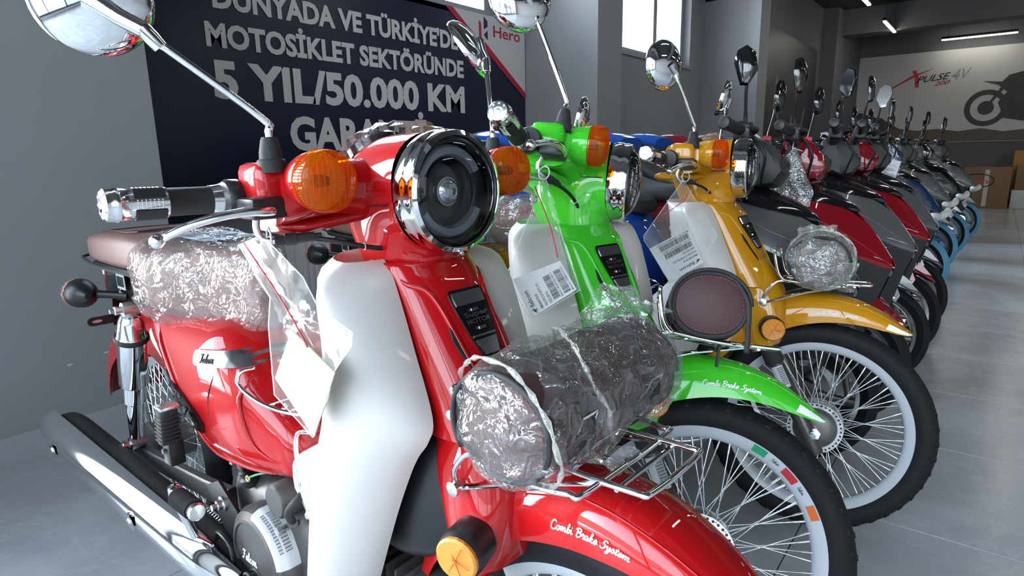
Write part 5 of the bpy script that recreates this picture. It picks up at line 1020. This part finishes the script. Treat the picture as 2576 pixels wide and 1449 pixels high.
def sfen(th, t, out=0):
    K = [(-55, .055, .262, .20), (-20, .064, .268, .215), (10, .066, .268, .222), (25, .060, .262, .228), (40, .045, .254, .236), (47, .018, .250, .246)]
    for a, b in zip(K[:-1], K[1:]):
        if th <= b[0] or b is K[-1]: break
    q = min(1, max(0, (th - a[0]) / (b[0] - a[0]))); w, Rt, Rl = (lerp(a[i], b[i], q) for i in (1, 2, 3)); an = pi * t; n = 3
    cx = -cos(an); R = Rl + (Rt - Rl) * abs(sin(an))**(2 / n); return V((w * math.copysign(abs(cx)**(2 / n), cx), -R * sin(rad(th)), SR + R * cos(rad(th))))
fd = Q('front_fender', G().grid([[sfen(a, j / 14) for j in range(15)] for a in [-55 + 102 * i / 30 for i in range(31)]]).thick(.003), 'panel', 1, sm=50)
for s in (-1, 1):
    pts = [(.005, .500), (-.055, .505), (-.105, .468), (-.148, .420), (-.115, .428), (-.078, .448), (-.070, .43), (-.085, .395), (-.072, .368), (-.055, .375), (-.018, .455)]
    Q('fender_side', G().prism([(s * .064, y, z) for y, z in pts], (s * .012, 0, 0)), 'panel', up=fd, sm=20)
    for y, z in ((-.04, .462), (-.062, .385)): Q('fender_bolt', G().lathe([(.008, 0), (.008, .004), (.005, .006)], (s * .076, y, z), (s, 0, 0), 10), 'zinc', up=fd)
    Q('fork_leg', G().tube([(s * .085, .14, .56), (s * .085, .02, .30), (s * .083, 0, SR)], .021, 12), 'black', 1)
    # coloured nose panel: upper edge (near the middle), lower edge (outside)
    UP = [(.105, .285, .868), (.118, .200, .848), (.100, .110, .824), (.040, .030, .800), (.006, -.050, .735), (.004, -.128, .630)]
    MD = [(.150, .285, .842), (.155, .190, .806), (.150, .100, .768), (.130, .020, .722), (.090, -.055, .664), (.034, -.142, .600)]
    LO = [(.182, .290, .790), (.178, .190, .755), (.166, .100, .715), (.140, .020, .675), (.095, -.055, .632), (.022, -.135, .588)]
    rows = [[V((s * lerp(lerp(u[0], m[0], t), lerp(m[0], l[0], t), t), *(lerp(lerp(u[i], m[i], t), lerp(m[i], l[i], t), t) for i in (1, 2)))) for t in [j / 8 for j in range(9)]] for u, m, l in zip(crs(UP, 5), crs(MD, 5), crs(LO, 5))]
    np_ = Q('nose_panel', G().grid(rows).thick(.004), 'panel', sm=40)
    Q('panel_crease', G().tube([r[4] for r in rows], .0025, 6), 'panel', up=np_, sm=180)
    rows = [[V((s * l[0] * k, l[1] + d, l[2] - e)) for k, d, e in ((1, 0, 0), (1.0, .01, .03), (.95, .03, .09), (.85, .05, .17), (.7, .07, .25))] for l in crs(LO, 3)]
    lp = Q('lower_panel', G().grid(rows).thick(.003), 'darkpanel', sm=50)
    Q('headlight', G().grid([[V((s * (x + .004), y, z)) for x, y, z in r] for r in (((.150, .07, .700), (.148, .06, .668)), ((.120, .0, .665), (.124, -.005, .630)), ((.085, -.055, .630), (.092, -.05, .600)))]).thick(.006), 'lensw', up=lp, sm=50)
    Q('indicator', G().prism([(s * .172, .12, .70), (s * .178, .19, .735), (s * .180, .19, .72), (s * .173, .12, .68)], (s * .004, 0, 0)), 'lensw', up=lp, sm=20)
    gq = Q('grip', G().tube([(s * .22, .232, 1.050), (s * .345, .245, 1.052)], .0175, 14), 'softblack', 1, sm=60); Q('bar_end', G().lathe([(.020, 0), (.021, .01), (.016, .022), (.002, .024)], (s * .345, .245, 1.052), (s, .1, 0), 14), 'black', up=gq); Q('switch_box', G().box((s * .19, .228, 1.048), (.07, .055, .06), None, .014), 'black', up=gq)
    Q('brake_lever', G().tube([(s * .18, .20, 1.045), (s * .24, .178, 1.048), (s * .31, .19, 1.046)], [.007, .006, .005], 8, 4), 'black', up=gq, sm=180); Q('handle_switch', G().box((s * .165, .222, 1.07), (.02, .03, .018), None, .004), 'clothred' if s > 0 else 'black', up=gq)
    mr = Q('mirror', G().tube([(s * .19, .225, 1.07), (s * .20, .225, 1.10), (s * .235, .222, 1.155), (s * .245, .22, 1.185)], [.008, .0055, .005, .006], 8, 4), 'black', 1, sm=180)
    hx = [(-.034, -.012), (-.010, -.058), (.014, -.056), (.038, .010), (.030, .048), (.004, .062), (-.022, .040)]
    c = V((s * .255, .215, 1.232)); ax = V((s * -.25, -.95, .05)).normalized(); u = V((s, -.25 * s * s, 0)).normalized(); u = (u - ax * u.dot(ax)).normalized(); w = ax.cross(u); w = w if w.z > 0 else -w
    hs = [c + u * a + w * b for a, b in hx]
    Q('mirror_shell', G().grid([[p for p in hs], [lerp(c, p, .92) + ax * .014 for p in hs], [lerp(c, p, .5) + ax * .022 for p in hs]], True, cap1=True), 'gloss', up=mr, sm=50); Q('mirror_glass', G().prism([lerp(c, p, .96) - ax * .001 for p in hs], -ax * .003), 'chrome', up=mr, sm=20)
# black nose top between the panels
rows = []
for u in crs([(.105, .285, .868), (.118, .200, .848), (.100, .110, .824), (.040, .030, .800), (.002, .000, .785)], 4):
    rows.append([V((u[0] * q, u[1] - .012 * (1 - q * q), u[2] + .032 * (u[0] / .1) * (1 - q * q)**.7 + .001)) for q in [-1 + 2 * j / 14 for j in range(15)]])
Q('nose_top', G().grid(rows).thick(-.003), 'gloss', sm=50)
Q('beak', G().grid([sel((0, y, z), (hw, 0, 0), (0, 0, hz), 2.5, 16) for y, z, hw, hz in ((-.02, .61, .10, .05), (-.08, .585, .06, .035), (-.13, .58, .02, .015))], True, cap0=True, cap1=True), 'gloss', sm=50)
# handlebar cowl
CP = [(.118, .935), (.135, .985), (.175, 1.030), (.225, 1.048), (.275, 1.046), (.290, .985), (.262, .915), (.19, .885), (.145, .895)]
cc_ = V((0, .20, .97)); cw = Q('handlebar_cowl', G().grid([[V((x, lerp(cc_.y, y, k), lerp(cc_.z, z, k))) for y, z in CP] for x, k in ((-.098, .70), (-.090, .92), (-.06, 1), (.06, 1), (.090, .92), (.098, .70))], True, cap0=True, cap1=True), 'cowl', 1, sm=25)
for s in (-1, 1): Q('cowl_inset', G().prism([(s * .096, lerp(cc_.y, y, .74), lerp(cc_.z, z, .74) - .012) for y, z in CP[3:8]], (s * .004, 0, 0)), 'darkpanel', up=cw, sm=20)
Q('cowl_lamp', G().grid([sel((0, y, z), (hw, 0, 0), V((0, -.25, 1)) * hz, 3, 20) for y, z, hw, hz in ((.140, .955, .062, .038), (.122, .950, .045, .027), (.116, .948, .02, .010))], True, cap1=True), 'lampdark', up=cw, sm=50)
Q('bar_cover', G().tube([(-.17, .232, 1.045), (-.09, .235, 1.035), (.09, .235, 1.035), (.17, .232, 1.045)], .024, 14, 3), 'black', 1, sm=180); Q('dashboard', G().box((0, .262, 1.045), (.16, .05, .03), MX.Rotation(.5, 3, 'X'), .01), 'gloss', 1)
Q('cowl_fin', G().prism([(.0, .20, 1.045), (.0, .26, 1.09), (.0, .285, 1.085), (.0, .26, 1.04)], (.012, 0, 0)), 'panel', up=cw, sm=20); Q('brake_hose', G().tube([(-.17, .21, 1.04), (-.19, .16, .98), (-.15, .17, .92), (-.10, .18, .89)], .005, 8, 4), 'blackwire', 1, sm=180)
# inner shield, floor, body, seat, tail
Q('inner_shield', G().grid([[V((.19 * q * (1 if z < .8 else .8), .315 + .05 * (1 - q * q) + (.80 - z) * .10, z)) for q in [-1 + 2 * j / 10 for j in range(11)]] for z in [.36 + .54 * i / 8 for i in range(9)]]).thick(.004), 'black', sm=50)
Q('floorboard', G().box((0, .50, .335), (.30, .36, .07), None, .02), 'rear', sm=40); Q('floor_mat', G().box((0, .50, .373), (.26, .32, .008), None, .003), 'softblack')
SB = [(.60, .11, .38, .70), (.68, .15, .36, .80), (.80, .165, .38, .82), (1.00, .16, .48, .88), (1.20, .145, .62, .95), (1.38, .12, .74, 1.02), (1.52, .09, .86, 1.06), (1.60, .05, .95, 1.055)]
rb = Q('rear_body', G().grid([sel((0, y, (a + b) / 2), (hw, 0, 0), (0, 0, (b - a) / 2), 3.2, 28) for y, hw, a, b in crs(SB, 4)], True, cap0=True, cap1=True), 'rear', sm=60)
Q('body_crease', G().tube([(-.155, .70, .72), (-.17, .85, .70), (-.165, 1.05, .74), (-.14, 1.3, .85)], .006, 6, 4), 'rear', up=rb, sm=180)
Q('side_skirt', G().box((0, .95, .40), (.30, .5, .12), None, .04), 'black', sm=50)
Q('seat', G().grid([sel((0, y, (a + b) / 2), (hw, 0, 0), (0, 0, (b - a) / 2), 3, 26) for y, hw, a, b in crs([(.62, .07, .78, .83), (.70, .12, .79, .865), (.85, .145, .80, .872), (1.00, .145, .84, .91), (1.12, .135, .88, .975), (1.28, .12, .94, 1.045), (1.40, .09, .98, 1.07)], 4)], True, cap0=True, cap1=True), 'softblack', sm=60)
tl_ = Q('tail', G().grid([sel((0, y, (a + b) / 2), (hw, 0, 0), (0, 0, (b - a) / 2), 3, 22) for y, hw, a, b in crs([(1.26, .10, 1.02, 1.09), (1.36, .115, 1.025, 1.118), (1.48, .11, 1.025, 1.122), (1.58, .09, 1.025, 1.108), (1.63, .05, 1.035, 1.085)], 4)], True, cap0=True, cap1=True), 'rear', sm=60)
Q('tail_lamp', G().grid([sel((0, y, z), (hw, 0, 0), (0, 0, hz), 3, 18) for y, z, hw, hz in ((1.54, 1.080, .090, .026), (1.63, 1.072, .06, .022), (1.66, 1.07, .03, .012))], True, cap0=True, cap1=True), 'redlens', up=tl_, sm=60)
Q('grab_rail', G().tube([(-.10, 1.24, 1.02), (-.135, 1.34, 1.06), (-.125, 1.48, 1.07), (.125, 1.48, 1.07), (.135, 1.34, 1.06), (.10, 1.24, 1.02)], .010, 8, 4), 'black', sm=180)
Q('rear_fender', G().grid([[V((.075 * math.copysign(abs(cos(t))**.7, -cos(t)), 1.26 + (.25 + .03 * sin(t)) * sin(rad(a)), SR + (.25 + .03 * sin(t)) * cos(rad(a)))) for t in [pi * j / 10 for j in range(11)]] for a in range(-30, 81, 10)]), 'black', sm=60)
Q('engine', G().grid([sel((0, y, z), (hx, 0, 0), (0, 0, hz), 4, 18) for y, z, hx, hz in ((.72, .28, .10, .08), (.85, .28, .13, .10), (1.1, .26, .12, .09), (1.30, .24, .10, .07))], True, cap0=True, cap1=True), 'castalu', sm=50)
Q('muffler', G().lathe([(.02, 0), (.05, .06), (.055, .3), (.05, .36), (.02, .37)], (-.16, 1.02, .27), (-.05, 1, .22), 18), 'black'); Q('main_stand', G().tube([(-.08, .86, .20), (-.13, .90, .012), (-.09, .93, .012), (.09, .93, .012), (.13, .90, .012), (.08, .86, .20)], .010, 8), 'black')
Q('hook', G().tube([(0, .30, .80), (-.01, .33, .80), (-.01, .345, .77), (-.01, .335, .745), (0, .33, .75)], .008, 8, 3), 'panel', sm=180)
SCW = (0, .045, .28)
def steer_sc(a): return MX.Translation(AXP) @ MX.Rotation(a, 4, AXD) @ MX.Translation(-AXP)
MT['lensw'] = mat('scooter_lamp_lens', (.55, .56, .58), .12, .4, .8); MT['darkpanel'] = mat('dark_grey_plastic', (.022, .023, .025), .5)
def make_scooter(panel, rear, x, y, yaw, steer, label, film_=False, wheelfilm=False, mturn=0, group='scooters in the row beyond the yellow motorcycle'):
    L_ = local_mx(x, y, yaw); root = empty('scooter', L_); S = steer_sc(steer); made = []
    mi = 0
    for i, sp in enumerate(SCS):
        if i == WF and not wheelfilm: made.append(None); continue
        mk = {'panel': panel, 'rear': rear, 'cowl': {'grey': 'darkpanel'}.get(panel, panel)}.get(sp['mk'], sp['mk']); up = sp['up']; par = root if up is None else made[up]
        base = (S if (sp['st'] and up is None) else MX.Identity(4)) @ (sp['S'] or MX.Identity(4))
        if sp['name'] in ('mirror_shell', 'mirror_glass'):
            if mi < 2: c_ = V((-.250, .218, 1.2)); base = base @ MX.Translation(c_) @ MX.Rotation(rad(mturn), 4, 'Z') @ MX.Translation(-c_)
            mi += 1
        made.append(empty(sp['name'], base, par) if sp['me'] is None else link(sp['name'], sp['me'], MT[mk], par, base))
    if film_:
        rows = []
        for z, yf, w in crs([(.60, -.13, .10), (.68, -.08, .17), (.76, .0, .20), (.84, .10, .20), (.90, .17, .17), (.98, .18, .14), (1.03, .20, .10)], 4):
            rows.append([V((w * cos(t), yf + .20 - .20 * sin(t) ** .8 if 0 < t < pi else yf + .2, z)) + crumple(V((x + w * cos(t), yf, z)), .022, 11, x) + crumple(V((x + w * cos(t), yf, z)), .012, 30, x) for t in [pi * j / 30 for j in range(31)]])
        ob('body_wrap', G().grid(rows), MT['film'], root, sm=25)
        for s in (-1, 1): ob('foam_sleeve', G().tube([(s * .06, -.12, .555), (s * .14, -.15, .575), (s * .24, -.14, .59)], [.022, .026, .018], 10, 4), MT['foam'], root, sm=180)
    tag(root, label, 'scooter', group); return root, L_ @ S
SC = {}
for k, a in dict(
    s0=('grey', 'blue', 2.12, .43, .13, .25, 'grey-nosed scooter with blue floor panel right behind the yellow motorcycle'),
    s1=('darkred', 'darkred', 2.53, .385, .13, .25, 'dark red scooter with a small clear bag on its handlebar'),
    s2=('grey', 'blue', 3.00, .36, .13, .40, 'grey scooter parked between the two dark red scooters'),
    s3=('darkred', 'blue', 3.40, .345, .13, .46, 'dark red scooter farther from the camera, between two grey ones'),
    s4=('grey', 'darkred', 3.86, .345, .13, .42, 'grey scooter beyond the farther dark red one')).items(): SC[k] = make_scooter(*a, mturn={'s0': -105, 's1': -35, 's2': 30, 's3': -30, 's4': 60}[k])
for k, a in dict(
    s5=('navy', 'blue', 4.9, .40, .12, .25, 'navy scooter in clear film with a white card at its nose'),
    s6=('grey', 'navy', 5.9, .40, .10, .25, 'grey film-wrapped scooter with a blue-taped front wheel'),
    s7=('gloss', 'gloss', 6.9, .36, .10, .25, 'black film-wrapped scooter with a blue-taped front wheel'),
    s8=('grey', 'gloss', 8.2, .30, .10, .2, 'last film-wrapped scooter in the row near the cardboard boxes')).items(): SC[k] = make_scooter(*a, film_=True, wheelfilm=True)
# clear bags on the scooters
def hang_bag(M, top, w, h, label, clabel, seed, card=False):
    t0 = V(top); poly = [t0 + V((0, .004, 0)), t0 + V((0, .55 * w, -.75 * h)), t0 + V((-.01, .35 * w, -h)), t0 + V((-.01, -.45 * w, -.95 * h)), t0 + V((0, -.5 * w, -.7 * h)), t0 + V((0, -.006, 0))]
    T = MX.Translation(-t0); t = empty('zip_bag', M @ MX.Translation(t0)); ob('film_pouch', sheet(poly, .012, seed, .012).xf(T), MT['film'], t, sm=30); ob('bag_tie', G().tube([t0 + V((0, 0, .06)), t0 + V((0, .004, 0)), t0 + V((-.01, -.03, -.012))], .0016, 6).xf(T), MT['label'], t); tag(t, label, 'plastic bag', 'clear zip bags on the scooters')
    if card:
        c = t0 + V((-.012, -.02, -.72 * h)); e = empty('document_card', M @ MX.Translation(c)); ob('card', G().box((0, 0, 0), (.002, .10, .11), MX.Rotation(.2, 3, 'X')), MT['label'], e); g = G()
        for i in range(12): g.box((-.0015, -.03 + i * .005, -.01), (.001, .002, .02))
        ob('barcode', g, MT['ink'], e, MX.Rotation(.2, 4, 'X'), sm=0); tag(e, clabel, 'card')
hang_bag(SC['s1'][1], (-.16, .225, 1.00), .16, .22, 'clear crumpled bag hanging from the dark red scooter handlebar', '', 21)
hang_bag(SC['s5'][1], (-.16, .20, 1.02), .16, .22, 'clear bag with a white card hanging on the navy scooter', 'white card in the bag on the navy scooter', 23, True)
# ---- cardboard boxes at the far end
MCB = mat('cardboard', (.22, .13, .065), .8, var=.12, vscale=6); MCB2 = mat('orange_cardboard', (.42, .20, .06), .8, var=.1, vscale=6); MTAPE = mat('packing_tape', (.45, .42, .36), .4)
def carton(c, d, label, m=MCB, ring=False, name='cardboard_box'):
    t = empty(name, MX.Translation((c[0], c[1], c[2]))); ob('carton', G().box((0, 0, d[2] / 2), d, None, .006), m, t)
    ob('tape', G().box((-d[0] / 2 - .001, 0, d[2] / 2), (.002, .06, d[2] * .9)), MTAPE, t); ob('flap_gap', G().box((0, 0, d[2] + .001), (d[0] * .98, .006, .002)), MT['ink'], t)
    if ring:
        ob('printed_oval', G().tube([(-d[0] / 2 - .002, .12 + .22 * cos(a), d[2] * .68 + .11 * sin(a)) for a in [2 * pi * i / 32 for i in range(32)]], .008, 6, closed=True), MT['ink'], t); ob('printed_lettering', fit_text('min', -.14, .14, 0, .07, lambda x_, z_, o: V((-d[0] / 2 - .003 - o, .12 - x_, d[2] * .68 - .04 + z_)), .001, .01), MT['redink'], t, sm=0)
    tag(t, label, 'box', 'boxes stacked before the far wall')
carton((13.2, .12, 0), (.6, .62, .66), 'brown cardboard box with a printed oval near the far wall', ring=True)
carton((13.3, -.58, .3025), (.6, .66, .38), 'smaller brown box on a white wrapped carton by the far wall')
carton((13.3, -.58, 0), (.62, .72, .30), 'white film-wrapped carton on the floor under the brown box', mat('wrapped_white', (.5, .5, .48), .3, var=.2, vscale=12), name='wrapped_carton')
carton((13.9, -.45, .0), (.5, .5, .92), 'orange cardboard box standing behind the brown boxes', MCB2)
